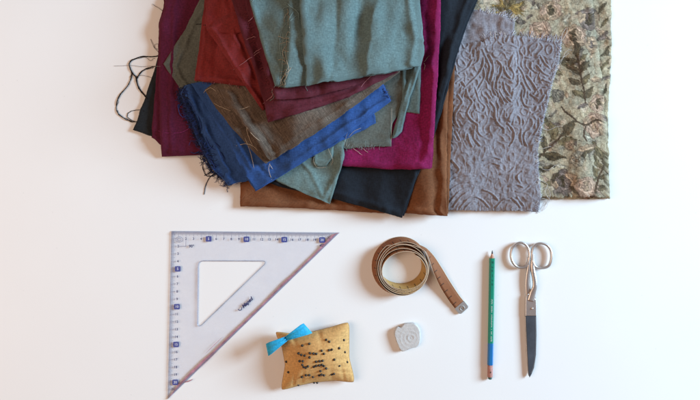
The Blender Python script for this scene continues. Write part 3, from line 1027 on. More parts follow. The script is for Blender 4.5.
# ---- burgundy --------------------------------------------------------
bg = cloth('burgundy_fabric', 'burgundy fabric directly under the teal one, its corner pointing down onto the brown linen', (300, 60))
fold('lower_fold', bg, M['burgundy'], [(229, -56), (396, -56)], [(396, -56), (400, 30), (398, 72)], [(268.5, 123), (305, 112), (350, 97), (398, 72)],
     [(229, -56), (232, 0), (243, 38), (256, 75), (264, 103), (268.5, 123)], t=0.0050, layers=2, seed=91, wr=0.0014, edge_r=0.0045, disp=crease(([(268, 118), (310, 108), (360, 92)], 0.9), ([(240, 20), (252, 55), (262, 90)], 0.7), w=1.8))
fold('upper_fold', bg, M['burgundy'], [(242, -54), (394, -54)], [(394, -54), (394, 68)], [(276, 100), (310, 98), (350, 88), (394, 68)],
     [(242, -54), (246, 10), (257, 48), (267, 78), (276, 100)], t=0.0060, layers=2, seed=92, wr=0.0022, wl=(0.02, 0.03), edge_r=0.005, disp=crease(([(256, -10), (262, 40), (278, 98)], 0.8), ([(300, 96), (340, 90), (380, 76)], 0.7), ([(248, -10), (256, 30), (268, 70)], -0.7), w=1.8))
fringe(bg, [T['red']], [(246, 10), (257, 48), (267, 78), (276, 100)], 70, (1.5, 6), side=-1, name='fringe', spread=0.8, r=0.00015, inward=0.6)
for q in [[(233, 70), (245, 62), (260, 52)], [(246, 40), (251, 38), (256, 37)], [(263, 104), (270, 98), (275, 92), (275, 87), (272, 90), (273, 95), (270, 99)], [(250, 56), (256, 52), (262, 48)],
          [(248, 22), (254, 16), (252, 8)], [(360, 88), (367, 80), (372, 76)]]:
    loose(bg, T['pink'], q, r=0.00030)

# ---- teal top --------------------------------------------------------
te = cloth('teal_fabric', 'muted teal fabric folded in layers, topmost of the pile', (350, 40))
fold('hanging_panel', te, M['teal'], [(402, 40), (421, 40)], [(421, 40), (421, 80), (419.5, 114)], [(402, 112), (419.5, 114)], [(402, 40), (402, 112)], t=0.0024, layers=1, seed=101, wr=0.0005, slope=0.8)
fold('rolled_flap', te, M['teal'], [(415, 58), (424, 54)], [(424, 54), (418, 76), (411, 96), (405.5, 116), (402, 132)], [(391, 139), (396, 138.5), (402, 132)],
     [(415, 58), (408, 80), (402, 98), (397, 118), (391, 139)], t=0.0050, layers=1, seed=102, wr=0.0004, res=0.0014, slope=0.8, edge_r=0.005, smooth=6)
fold('lower_fold', te, M['teal'], [(243, -54), (416, -54)], [(416, -54), (419, 20), (420, 60)], [(275, 86), (285, 87.5), (340, 76), (420, 60)],
     [(243, -54), (250, 3), (262, 44), (275, 86)], t=0.0048, layers=2, seed=103, wr=0.0016)
fold('middle_fold', te, M['teal'], [(287, -52), (417, -52)], [(417, -52), (420, 20), (421, 64)], [(284, 88), (306, 85), (360, 74), (421, 64)],
     [(287, -52), (289, 10), (288, 45), (284, 88)], t=0.0065, layers=2, seed=104, wr=0.0014, edge_r=0.004)
fold('upper_fold', te, M['teal'], [(297, -50), (417, -50)], [(417, -50), (420, 5), (424, 44), (424, 54), (420.5, 67)], [(306, 86.5), (330, 83), (365, 77), (400, 71), (420.5, 67)],
     [(297, -50), (299.5, 0), (302, 40), (306, 86.5)], t=0.0075, layers=2, seed=105, wr=0.0026, wl=(0.020, 0.045), edge_r=0.006, smooth=5, disp=crease(([(340, -20), (338, 30), (332, 84)], -0.5), ([(385, -20), (372, 20), (366, 76)], 0.5), ([(408, -20), (412, 30), (409, 70)], 0.8), ([(312, 60), (350, 45), (420, 40)], 0.45), amp=0.0022, w=2.6))
fringe(te, [T['teal'], T['pale']], [(288, -5), (289, 20), (287, 50), (284, 88)], 26, (4, 12), side=-1, name='fringe', spread=1.1, r=0.00018)
for q in [[(284, 2), (290, 6), (297, 12), (299, 20)], [(296, 16), (289, 22), (283, 28), (280, 42), (281, 55)], [(281, 40), (283, 60), (281, 76), (278, 86)], [(287, 38), (286, 55), (289, 70), (284, 82)],
          [(305, 86), (307, 90), (307, 92)], [(293, 12), (288, 24), (287, 40)], [(252, 2), (256, -2), (262, 1)], [(275, 86), (272, 92), (274, 97), (270, 101)], [(286, 46), (283, 52), (285, 62)]]:
    loose(te, random.choice([T['teal'], T['pale']]), q, r=0.00026)
for q in [[(424, 62), (428, 57), (433, 54), (437, 53)], [(424, 63), (425, 66), (424, 70)]]:
    loose(te, T['pale'], q, r=0.00020)
for q in [[(346, 146), (349, 137), (356, 130), (361, 128)], [(344, 146), (347, 134), (350, 128)], [(353, 148), (358, 152), (362, 155)], [(362, 148), (368, 152)]]:
    loose(ol, T['pale'], q, r=0.00024)

# stray thread lying on the table
o = MB()
o.tube(thread_pts([(114, 66), (128, 65.5), (142, 66.5), (160, 66.5)], 0.0003), 0.00022)
c = W(137, 66)
tag(o.build('stray_thread', T['grey'], loc=(c[0], c[1], 0)), 'thin grey stray thread lying straight on the bare table left of the pile', 'thread')
H_DONE = True

# ================================================================== helpers for the tools
def text_mesh(s, size, bold=0.0, shear=0.0):
    cu = bpy.data.curves.new('lettering', 'FONT')
    cu.body = s
    cu.size = size
    cu.align_x = 'CENTER'
    cu.align_y = 'CENTER'
    cu.offset = bold
    cu.shear = shear
    cu.resolution_u = 3
    ob = bpy.data.objects.new('lettering', cu)
    COL.objects.link(ob)
    dg = bpy.context.evaluated_depsgraph_get()
    me = ob.evaluated_get(dg).to_mesh()
    v = np.array([q.co[:] for q in me.vertices]).reshape(-1, 3)
    f = [tuple(q.vertices) for q in me.polygons]
    ob.evaluated_get(dg).to_mesh_clear()
    bpy.data.objects.remove(ob)
    bpy.data.curves.remove(cu)
    return v, f


def put_text(mbx, s, size, at, rot=0.0, mi=0, bold=0.0, shear=0.0):
    v, f = text_mesh(s, size, bold, shear)
    if len(v) == 0:
        return
    c, sn = math.cos(rot), math.sin(rot)
    q = np.stack([v[:, 0] * c - v[:, 1] * sn + at[0], v[:, 0] * sn + v[:, 1] * c + at[1], np.full(len(v), at[2])], 1)
    mbx.add(q, f, mi)


def prism(mbx, outline, z0, z1, bev=0.0, mi=0, side_mi=None):
    """extruded outline (list of xy) with a small top chamfer"""
    n = len(outline)
    a = np.asarray(outline, float)
    c = a.mean(0)

    def inset(d):
        prev = np.roll(a, 1, 0)
        nxt = np.roll(a, -1, 0)
        e1 = a - prev
        e2 = nxt - a
        e1 /= np.linalg.norm(e1, axis=1)[:, None] + 1e-12
        e2 /= np.linalg.norm(e2, axis=1)[:, None] + 1e-12
        n1 = np.stack([-e1[:, 1], e1[:, 0]], 1)
        n2_ = np.stack([-e2[:, 1], e2[:, 0]], 1)
        nn = n1 + n2_
        nn /= np.linalg.norm(nn, axis=1)[:, None] + 1e-12
        k = 1 / np.clip((nn * n1).sum(1), 0.4, 1)
        area = 0.5 * np.sum(a[:, 0] * nxt[:, 1] - nxt[:, 0] * a[:, 1])
        return a + nn * (d * k)[:, None] * (1 if area > 0 else -1)

    rows = [np.c_[a, np.full(n, z0)]]
    if bev > 0:
        rows.append(np.c_[a, np.full(n, z1 - bev)])
        rows.append(np.c_[inset(bev * 0.35), np.full(n, z1 - bev * 0.3)])
        rows.append(np.c_[inset(bev), np.full(n, z1)])
    else:
        rows.append(np.c_[a, np.full(n, z1)])
    V = np.concatenate(rows)
    nr = len(rows)
    F = []
    for r in range(nr - 1):
        for i in range(n):
            j = (i + 1) % n
            F.append((r * n + i, r * n + j, (r + 1) * n + j, (r + 1) * n + i))
    F.append(tuple(range(n - 1, -1, -1)))
    if side_mi is None:
        F.append(tuple((nr - 1) * n + i for i in range(n)))
        mbx.add(V, F, mi)
    else:
        mbx.add(V, F, side_mi)
        mbx.f.append(tuple(mbx.n - n + i for i in range(n)))
        mbx.m.append(mi)


def rounded(poly, r, seg=5):
    out = []
    n = len(poly)
    for i in range(n):
        p0, p1, p2 = (np.array(poly[(i + k) % n], float) for k in (-1, 0, 1))
        d1 = (p0 - p1) / np.linalg.norm(p0 - p1)
        d2 = (p2 - p1) / np.linalg.norm(p2 - p1)
        rr = min(r, 0.45 * np.linalg.norm(p0 - p1), 0.45 * np.linalg.norm(p2 - p1))
        a, b_ = p1 + d1 * rr, p1 + d2 * rr
        for k in range(seg + 1):
            t = k / seg
            out.append((1 - t) ** 2 * a + 2 * t * (1 - t) * p1 + t * t * b_)
    return [tuple(q) for q in out]


# ================================================================== set square
def plastic(name, tint, gloss=0.08, rough=0.15, haze=0.12, hazecol=(0.75, 0.78, 0.88)):
    m = bpy.data.materials.new(name)
    m.use_nodes = True
    N, L = m.node_tree.nodes, m.node_tree.links
    N.clear()
    out = N.new('ShaderNodeOutputMaterial')
    tr = N.new('ShaderNodeBsdfTransparent')
    tr.inputs['Color'].default_value = (*tint, 1)
    df = N.new('ShaderNodeBsdfDiffuse')
    gl = N.new('ShaderNodeBsdfGlossy')
    gl.inputs['Roughness'].default_value = rough
    tc = N.new('ShaderNodeTexCoord')
    ns = N.new('ShaderNodeTexNoise')
    ns.inputs['Scale'].default_value = 38
    ns.inputs['Detail'].default_value = 7
    ns.inputs['Roughness'].default_value = 0.7
    L.new(tc.outputs['Object'], ns.inputs['Vector'])
    rmp = N.new('ShaderNodeMapRange')
    rmp.inputs['From Min'].default_value = 0.3
    rmp.inputs['From Max'].default_value = 0.75
    rmp.inputs['To Min'].default_value = haze * 0.5
    rmp.inputs['To Max'].default_value = haze * 1.9
    L.new(ns.outputs['Fac'], rmp.inputs['Value'])
    df.inputs['Color'].default_value = (*hazecol, 1)
    m1 = N.new('ShaderNodeMixShader')
    L.new(rmp.outputs[0], m1.inputs[0])
    L.new(tr.outputs[0], m1.inputs[1])
    L.new(df.outputs[0], m1.inputs[2])
    fr = N.new('ShaderNodeFresnel')
    fr.inputs['IOR'].default_value = 1.35
    m2 = N.new('ShaderNodeMixShader')
    ge = N.new('ShaderNodeNewGeometry')
    inv = N.new('ShaderNodeMath')
    inv.operation = 'SUBTRACT'
    inv.inputs[0].default_value = 1.0
    L.new(ge.outputs['Backfacing'], inv.inputs[1])
    fm = N.new('ShaderNodeMath')
    fm.operation = 'MULTIPLY'
    L.new(fr.outputs[0], fm.inputs[0])
    L.new(inv.outputs[0], fm.inputs[1])
    L.new(fm.outputs[0], m2.inputs[0])
    L.new(m1.outputs[0], m2.inputs[1])
    L.new(gl.outputs[0], m2.inputs[2])
    L.new(m2.outputs[0], out.inputs['Surface'])
    return m


M['acrylic'] = plastic('clear_acrylic', (0.982, 0.986, 0.998), haze=0.05, hazecol=(0.66, 0.68, 0.80))
M['acrylic_edge'] = plastic('acrylic_edge', (0.86, 0.87, 0.91), haze=0.42, hazecol=(0.34, 0.36, 0.45))
M['acrylic_band'] = plastic('acrylic_scale_band', (0.97, 0.98, 1.0), haze=0.16, hazecol=(0.80, 0.87, 0.98))
M['stain'] = simple('red_ink_stain', (0.40, 0.165, 0.195), rough=0.5, var=0.45, vscale=120)
M['ink'] = simple('navy_ink', (0.03, 0.035, 0.12), rough=0.5)
M['inkbox'] = simple('navy_print', (0.045, 0.065, 0.27), rough=0.4)
M['printwhite'] = simple('white_print', (0.8, 0.82, 0.9), rough=0.5)
ZT = 0.0022
a0 = W(171.0, 231.0, ZT)
a1 = W(339.5, 232.6, ZT)
a2 = W(167.3, 399.6, ZT)
ss = thing('set_square', 'clear plastic set square with blue scale numbers and a red stained long edge', 'set square', (a0[0], a0[1], 0))
h0, h1, h2 = W(198.9, 261.4, ZT), W(266.5, 261.6, ZT), W(198.0, 327.5, ZT)
outer = [a0[:2], a2[:2], a1[:2]]
hole = rounded([h0[:2], h2[:2], h1[:2]], 0.0062, 7)


def plate_with_hole(outer, hole, z0, z1, inset_o, inset_h):
    """flat plate with a triangular window, chamfered rims"""
    bm = bmesh.new()

    def offset(poly, d):
        a = np.asarray(poly, float)
        prev, nxt = np.roll(a, 1, 0), np.roll(a, -1, 0)
        e1 = a - prev
        e2 = nxt - a
        e1 /= np.linalg.norm(e1, axis=1)[:, None]
        e2 /= np.linalg.norm(e2, axis=1)[:, None]
        n1 = np.stack([-e1[:, 1], e1[:, 0]], 1)
        nn = n1 + np.stack([-e2[:, 1], e2[:, 0]], 1)
        nn /= np.linalg.norm(nn, axis=1)[:, None]
        return a + nn * (d / np.clip((nn * n1).sum(1), 0.3, 1))[:, None]
    rings = []
    for poly, d in ((outer, inset_o), (hole, -inset_h)):
        lo = [bm.verts.new((x, y, z0)) for x, y in poly]
        mid = [bm.verts.new((x, y, z0 + (z1 - z0) * 0.35)) for x, y in poly]
        hi = [bm.verts.new((x, y, z1)) for x, y in offset(poly, d)]
        n = len(lo)
        for A, B in ((lo, mid), (mid, hi)):
            for i in range(n):
                f = bm.faces.new((A[i], A[(i + 1) % n], B[(i + 1) % n], B[i]))
                f.material_index = 1
        rings.append((lo, hi))
    for k in (0, 1):
        edges = []
        for r in rings:
            loop = r[k]
            for i in range(len(loop)):
                edges.append(bm.edges.get((loop[i], loop[(i + 1) % len(loop)])) or bm.edges.new((loop[i], loop[(i + 1) % len(loop)])))
        if True:
            bmesh.ops.triangle_fill(bm, edges=edges, use_beauty=True, use_dissolve=False)
    bmesh.ops.recalc_face_normals(bm, faces=bm.faces)
    me = bpy.data.meshes.new('plate')
    bm.to_mesh(me)
    bm.free()
    return me


def ccw(p):
    a = np.asarray(p)
    n = np.roll(a, -1, 0)
    return list(map(tuple, a)) if np.sum(a[:, 0] * n[:, 1] - n[:, 0] * a[:, 1]) > 0 else list(map(tuple, a[::-1]))


base = np.array(ss.location)
me = plate_with_hole([(x - base[0], y - base[1]) for x, y in ccw(outer)], [(x - base[0], y - base[1]) for x, y in ccw(hole)], 0.0003, ZT, 0.0018, 0.0014)
me.materials.append(M['acrylic'])
me.materials.append(M['acrylic_edge'])
po = bpy.data.objects.new('plate', me)
COL.objects.link(po)
po.parent = ss
ex = (a1 - a0)[:2]
exn = ex / np.linalg.norm(ex)
ey = (a2 - a0)[:2]
eyn = ey / np.linalg.norm(ey)
CM = 7.56 * S * (CAM_H - ZT) / CAM_H


def sq(u, v, z):          # u cm along the top edge, v cm down the left edge
    q = a0[:2] + exn * u * CM + eyn * v * CM
    return np.array([q[0], q[1], z])


def flatquad(mbx, pts, z, mi=0):
    mbx.add([(p_[0], p_[1], z) for p_ in pts], [tuple(range(len(pts)))], mi)


mk = MB()
ZI = ZT + 0.00012
for axis in (0, 1):
    for k in range(1, 215 if axis == 0 else 212):
        u = k / 10
        ln_cm = 0.62 if k % 10 == 0 else (0.46 if k % 5 == 0 else 0.30)
        w_ = 0.016 if k % 10 else 0.022
        st = 0.14
        if u + st > 21.2:
            continue
        e = min(st + ln_cm, 21.9 - u - 0.3)
        if e <= st:
            continue
        pts = [(u - w_, st), (u + w_, st), (u + w_, e), (u - w_, e)]
        if axis:
            pts = [(b_, a) for a, b_ in pts]
        flatquad(mk, [sq(a, b_, 0)[:2] for a, b_ in pts], ZI)
# zero mark bracket and 90 degree arc beside the corner
for pts in ([(1.98, 1.0), (2.03, 1.0), (2.03, 2.03), (1.98, 2.03)], [(1.1, 1.98), (1.98, 1.98), (1.98, 2.03), (1.1, 2.03)]):
    flatquad(mk, [sq(a, b_, 0)[:2] for a, b_ in pts], ZI)
for rr in (0.36, 0.20):
    c0 = sq(1.12, 1.12, ZI + 0.0001)
    an = np.linspace(0, 2 * math.pi, 25)
    mk.tube(np.stack([c0[0] + rr * 1.25 * CM * np.cos(an), c0[1] + rr * CM * np.sin(an), np.full(25, ZI)], 1), 0.00022, seg=4)
mk.build('scale_marks', simple('scale_ink', (0.16, 0.17, 0.28), rough=0.5), ss, smooth=False, fixn=False)
nm = MB()
bx_ = MB()
wn = MB()
ang = math.atan2(exn[1], exn[0])
for k in range(2, 22):
    for axis in (0, 1):
        at = sq(k, 1.0, ZI) if axis == 0 else sq(1.0, k, ZI)
        if axis == 1 and k > 20:
            at = sq(0.72, k - 0.1, ZI)
        if axis == 0 and k > 20:
            at = sq(k - 0.1, 0.72, ZI)
        if k % 5 == 0:
            h = 0.36 * CM
            sqp = rounded([(at[0] - h * 1.05, at[1] - h), (at[0] + h * 1.05, at[1] - h), (at[0] + h * 1.05, at[1] + h), (at[0] - h * 1.05, at[1] + h)], h * 0.35, 3)
            bx_ = MB()
            flatquad(bx_, sqp, ZI)
            bo_ = bx_.build('number_box', M['inkbox'], ss, smooth=False, fixn=False)
            wn = MB()
            put_text(wn, str(k), 0.0046, (at[0], at[1], ZI + 0.0001), ang)
            wn.build('number', M['printwhite'], bo_, smooth=False, fixn=False)
        else:
            put_text(nm, str(k), 0.0044, at, ang, bold=0.00012)
q = sq(2.75, 2.0, ZI)
put_text(nm, '90°', 0.0050, q, ang, bold=0.00014)
q = sq(20.0, 1.75, ZI)
put_text(nm, '45°', 0.0046, q, ang, bold=0.0001)
nm.build('scale_numbers', M['ink'], ss, smooth=False, fixn=False)
lg = MB()
q = W(247.2, 302.8, ZI)
put_text(lg, 'Maped', 0.0064, (q[0], q[1], ZI), math.radians(44), bold=0.0003, shear=0.3)
q2 = W(240.3, 309.5, ZI)
cs = np.array([(-0.003, 0.0005), (-0.0008, -0.0012), (0.0016, 0.0002), (0.0024, 0.0034)])
lg.tube(np.c_[q2[:2] + catmull(cs, 4), np.full(len(catmull(cs, 4)), ZI)], 0.0005, seg=4)
lg.build('maker_lettering', M['ink'], ss, smooth=False)
# red stained long edge: a ragged strip sunk on the chamfer, plus a smear near the bottom corner
st = MB()
hy = a2 - a1
nrm = np.array([-hy[1], hy[0]])[:2]
nrm /= np.linalg.norm(nrm)
if np.dot(nrm, (a0 - a1)[:2]) < 0:
    nrm = -nrm
n = 160
V = []
r2 = np.random.default_rng(5)
wv = np.convolve(r2.standard_normal(n + 20), np.ones(9) / 9, 'same')[10:10 + n]
for i in range(n):
    t = i / (n - 1)
    p_ = a1[:2] + hy[:2] * (0.004 + 0.992 * t)
    wide = (0.0036 + 0.0009 * wv[i] + 0.0018 * max(0, (0.13 - t) / 0.13) + 0.0008 * (t > 0.70) * min(1, (t - 0.70) * 8))
    wide *= min(1, (1 - t) * 14, t * 30 + 0.2)
    wide = max(wide, 0.00015)
    V.append((*(p_ + nrm * 0.0002), 0.0004))
    V.append((*(p_ + nrm * wide * 0.45), ZT * 0.72))
    V.append((*(p_ + nrm * wide), ZT + 0.0003))
F = []
for i in range(n - 1):
    for k in (0, 1):
        F.append((3 * i + k, 3 * i + k + 1, 3 * i + k + 4, 3 * i + k + 3))
st.add(V, F)
for line_, wd in (([(184, 382.6), (189, 381), (193, 379)], 0.55), ([(205, 354), (214, 345), (223, 336.5)], 0.22), ([(199, 369.5), (209, 359.5), (218, 350.5)], 0.2)):
    c = catmull(line_, 4)
    d = np.gradient(c, axis=0)
    d /= np.linalg.norm(d, axis=1)[:, None]
    nn = np.stack([-d[:, 1], d[:, 0]], 1)
    tt = np.sin(np.linspace(0.1, math.pi - 0.1, len(c))) * wd
    A = [W(*(c[i] + nn[i] * tt[i]), ZI + 0.00015) for i in range(len(c))]
    B = [W(*(c[i] - nn[i] * tt[i]), ZI + 0.00015) for i in range(len(c))]
    st.add(A + B, [(i, i + 1, len(c) + i + 1, len(c) + i) for i in range(len(c) - 1)])
st.build('stained_edge', M['stain'], ss, smooth=True, fixn=False)['label'] = 'long edge stained reddish purple'

# ================================================================== pincushion
pc_l = [(274, 331), (282, 346), (285.5, 365), (280.5, 391)]
pc_r = [(349.5, 321), (349, 338), (349, 358), (355.5, 383)]
pc_t = [(274, 331), (292, 334), (312, 332), (332, 327), (349.5, 321)]
pc_b = [(280.5, 391), (296, 386), (311, 382.5), (335, 380), (355.5, 383)]
pcen = W(315, 356)
pcu = thing('pincushion', 'mustard yellow square pincushion with a bright blue bow and black-headed pins', 'pincushion', (pcen[0], pcen[1], 0))
PH = 0.036
nu = 72


def ev(line, s):
    q = smooth_line(resample(line, 60), 6)
    x = np.clip(s, 0, 1) * 59
    i = np.clip(x.astype(int), 0, 58)
    f = (x - i)[..., None]
    return q[i] * (1 - f) + q[i + 1] * f


uu = 0.5 - 0.5 * np.cos(np.linspace(0, math.pi, nu))
U, V_ = np.meshgrid(uu, uu)
ua, va = U[..., None], V_[..., None]
c00, c10, c01, c11 = (np.array(q, float) for q in (pc_t[0], pc_t[-1], pc_b[0], pc_b[-1]))
XYp = ((1 - va) * ev(pc_t, U) + va * ev(pc_b, U) + (1 - ua) * ev(pc_l, V_) + ua * ev(pc_r, V_)
       - ((1 - ua) * (1 - va) * c00 + ua * (1 - va) * c10 + (1 - ua) * va * c01 + ua * va * c11))
cU, cV = np.abs(2 * U - 1), np.abs(2 * V_ - 1)
rnd = 1 - 0.055 * (cU * cV) ** 7
pc0 = XYp.mean((0, 1))
XYp = pc0 + (XYp - pc0) * rnd[..., None]
prof = (np.clip(4 * U * (1 - U), 0, 1) * np.clip(4 * V_ * (1 - V_), 0, 1)) ** 0.50
rp = np.random.default_rng(9)
puck = np.zeros_like(U)
for _ in range(26):                                            # puckers running in from the seams
    s = rp.uniform(0.06, 0.94)
    sd = rp.integers(4)
    wd_ = rp.uniform(0.012, 0.03)
    ln2 = rp.uniform(0.12, 0.3)
    al, ac = (U, V_) if sd < 2 else (V_, U)
    dist = ac if sd % 2 == 0 else 1 - ac
    puck += -np.exp(-((al - s) / wd_) ** 2) * np.exp(-(dist / ln2) ** 2) * rp.uniform(0.5, 1)
lowf = sum(np.sin(rp.uniform(4, 16) * U + rp.uniform(4, 16) * V_ + rp.uniform(0, 6)) for _ in range(6)) / 6
zc = 0.0085
ZU = zc + (PH - zc) * prof * (1 + 0.06 * lowf) + puck * 0.0022 * np.clip(prof * 2, 0, 1)
ZL = zc - (zc - 0.0003) * np.clip(prof * 1.25, 0, 1)
kz = S * (CAM_H - ZU) / CAM_H
TX, TY = (XYp[..., 0] - 350) * kz, (200 - XYp[..., 1]) * kz
kl = S * (CAM_H - zc) / CAM_H
LX, LY = (XYp[..., 0] - 350) * kl, (200 - XYp[..., 1]) * kl
mbx = MB()
idx = np.arange(nu * nu).reshape(nu, nu)
F = np.stack([idx[:-1, :-1], idx[1:, :-1], idx[1:, 1:], idx[:-1, 1:]], -1).reshape(-1, 4)
mbx.add(np.stack([TX, TY, ZU], -1), F)
mbx.add(np.stack([LX, LY, ZL], -1), F[:, ::-1])
loop = np.concatenate([idx[0, :-1], idx[:-1, -1], idx[-1, ::-1][:-1], idx[::-1, 0][:-1]])
for i in range(len(loop)):
    j = (i + 1) % len(loop)
    mbx.f.append((int(loop[i]), int(loop[j]), int(loop[j]) + nu * nu, int(loop[i]) + nu * nu))
    mbx.m.append(0)
allv = np.concatenate(mbx.v)
body = mbx.build('cushion_body', M['cushion'], pcu, uv=allv[:, :2])
sm = MB()
lp = np.stack([TX, TY, ZU], -1).reshape(-1, 3)[loop]
lp = np.concatenate([lp, lp[:1]])
sm.tube(lp, 0.0005, seg=6)
sm.build('seam', simple('seam_thread', (0.36, 0.19, 0.06), rough=0.85), pcu)


def cz(px, py):
    """height of the cushion surface seen at a photo pixel"""
    d = (XYp[..., 0] - px) ** 2 + (XYp[..., 1] - py) ** 2
    i = np.unravel_index(np.argmin(d), d.shape)
    return float(ZU[i])


# bow: two loops of ribbon pinched at a knot
bo = MB()


def ribbon_loop(c, tip, w_tip, w_c, zc0, hh, skew=0.0):
    c, tip = np.array(c, float), np.array(tip, float)
    d = tip - c
    Ln = np.linalg.norm(d)
    d /= Ln
    nrm = np.array([-d[1], d[0]])
    nseg, nw = 22, 9
    V = []
    for i in range(nseg + 1):
        t = i / nseg
        ph = t * math.pi * 2
        along = Ln * (0.5 - 0.5 * math.cos(ph))
        rise = hh * math.sin(ph) * (1 if True else 0)
        frac = along / Ln
        hw = w_c + (w_tip - w_c) * min(1, frac * 1.15)
        for j in range(nw):
            s = j / (nw - 1) - 0.5
            ed = c + d * (along + skew * s * frac * 5) + nrm * s * 2 * hw
            z = zc0 + 0.002 + (hh + rise) * 0.5 + 0.0013 * math.cos(s * 11 + 0.6) * (1 - 0.75 * frac)
            V.append(W(ed[0], ed[1], z))
    F = []
    for i in range(nseg):
        for j in range(nw - 1):
            a = i * nw + j
            F.append((a, a + 1, a + nw + 1, a + nw))
    bo.add(V, F)


kc = (286.5, 338.5)
kzv = cz(*kc) + 0.001
ribbon_loop(kc, (267.0, 350), 5.8, 2.0, kzv - 0.001, 0.011, skew=-0.8)
ribbon_loop(kc, (308.0, 328), 6.2, 2.0, kzv, 0.012, skew=0.7)
vv = np.concatenate(bo.v)
bow = bo.build('ribbon_bow', M['ribbon'], pcu, uv=vv[:, :2] + vv[:, 2:3] * 0.5, fixn=False)
bow['label'] = 'bright sky blue ribbon bow sewn near the upper left corner'
sd_ = bow.modifiers.new('thickness', 'SOLIDIFY')
sd_.thickness = 0.0005
kb = MB()
kcen = W(*kc, kzv + 0.0055)
an = np.linspace(0, 2 * math.pi, 14, endpoint=False)
rows = []
dv = np.array([0.84, 0.44])
pv = np.array([-0.44, 0.84])
for s in np.linspace(-1, 1, 7):
    rr = 1 - 0.25 * s * s
    for q in an:
        o2 = dv * s * 0.0021 + pv * math.cos(q) * 0.0032 * rr
        rows.append((kcen[0] + o2[0], kcen[1] + o2[1], kcen[2] - 0.001 + math.sin(q) * 0.0026 * rr))
F = [(i * 14 + j, i * 14 + (j + 1) % 14, (i + 1) * 14 + (j + 1) % 14, (i + 1) * 14 + j) for i in range(6) for j in range(14)]
F += [tuple(range(13, -1, -1)), tuple(6 * 14 + j for j in range(14))]
kb.add(rows, F)
vv = np.concatenate(kb.v)
knot = kb.build('knot', M['ribbon'], pcu, uv=vv[:, :2])

# pins
pins = [(210, 158), (240, 150), (318, 134), (332, 141), (396, 135), (373, 170), (400, 187), (410, 230), (375, 250), (352, 220), (193, 195), (205, 199), (219, 201), (245, 192), (258, 194),
        (271, 195), (297, 180), (305, 193), (330, 180), (343, 178), (243, 212), (198, 227), (209, 228), (270, 229), (285, 227), (300, 228), (140, 230), (148, 275), (208, 244), (216, 252), (226, 256),
        (236, 250), (260, 254), (272, 248), (285, 246), (297, 244), (306, 251), (316, 260), (290, 272), (207, 298), (226, 290), (240, 289), (255, 298), (283, 292), (294, 287), (305, 290), (340, 287),
        (349, 283), (192, 334), (262, 321), (275, 322)]
M['pinhead'] = simple('black_pinhead', (0.018, 0.014, 0.013), rough=0.25)
M['steel_pin'] = simple('pin_steel', (0.55, 0.53, 0.5), rough=0.3, metallic=1.0)
pb = MB()
ns, nr_ = 12, 8
Vp = [(0, 0, 0.0014)]
for i in range(1, nr_):
    th = math.pi * i / nr_
    for j in range(ns):
        Vp.append((0.00165 * math.sin(th) * math.cos(2 * math.pi * j / ns), 0.00165 * math.sin(th) * math.sin(2 * math.pi * j / ns), 0.0014 * math.cos(th)))
Vp.append((0, 0, -0.0014))
Fp = [(0, 1 + j, 1 + (j + 1) % ns) for j in range(ns)]
for i in range(nr_ - 2):
    for j in range(ns):
        Fp.append((1 + i * ns + j, 1 + (i + 1) * ns + j, 1 + (i + 1) * ns + (j + 1) % ns, 1 + i * ns + (j + 1) % ns))
lb = 1 + (nr_ - 2) * ns
Fp += [(len(Vp) - 1, lb + (j + 1) % ns, lb + j) for j in range(ns)]
pb.add(np.array(Vp) + (0, 0, 0.0009), Fp, 0)
pb.tube([(0, 0, 0.0012), (0, 0, -0.001), (0, 0, -0.008)], [0.00032, 0.00032, 0.00008], seg=6, mi=1)
proto = pb.build('pin', [M['pinhead'], M['steel_pin']], loc=(0, 0, 0))
rot_r = random.Random(3)
for i, (a, b_) in enumerate(pins):
    o = proto if i == 0 else proto.copy()
    if i:
        COL.objects.link(o)
    px, py = 255 + a / 4.445, 310 + b_ / 4.445
    z = cz(px, py)
    w_ = W(px, py, z + 0.001)
    o.location = (w_[0], w_[1], z)
    o.rotation_euler = (rot_r.uniform(-0.7, 0.7), rot_r.uniform(-0.7, 0.7), rot_r.uniform(0, 6))
    tag(o, 'tiny black-headed pin stuck in the mustard pincushion', 'pin', 'pins stuck in the pincushion')

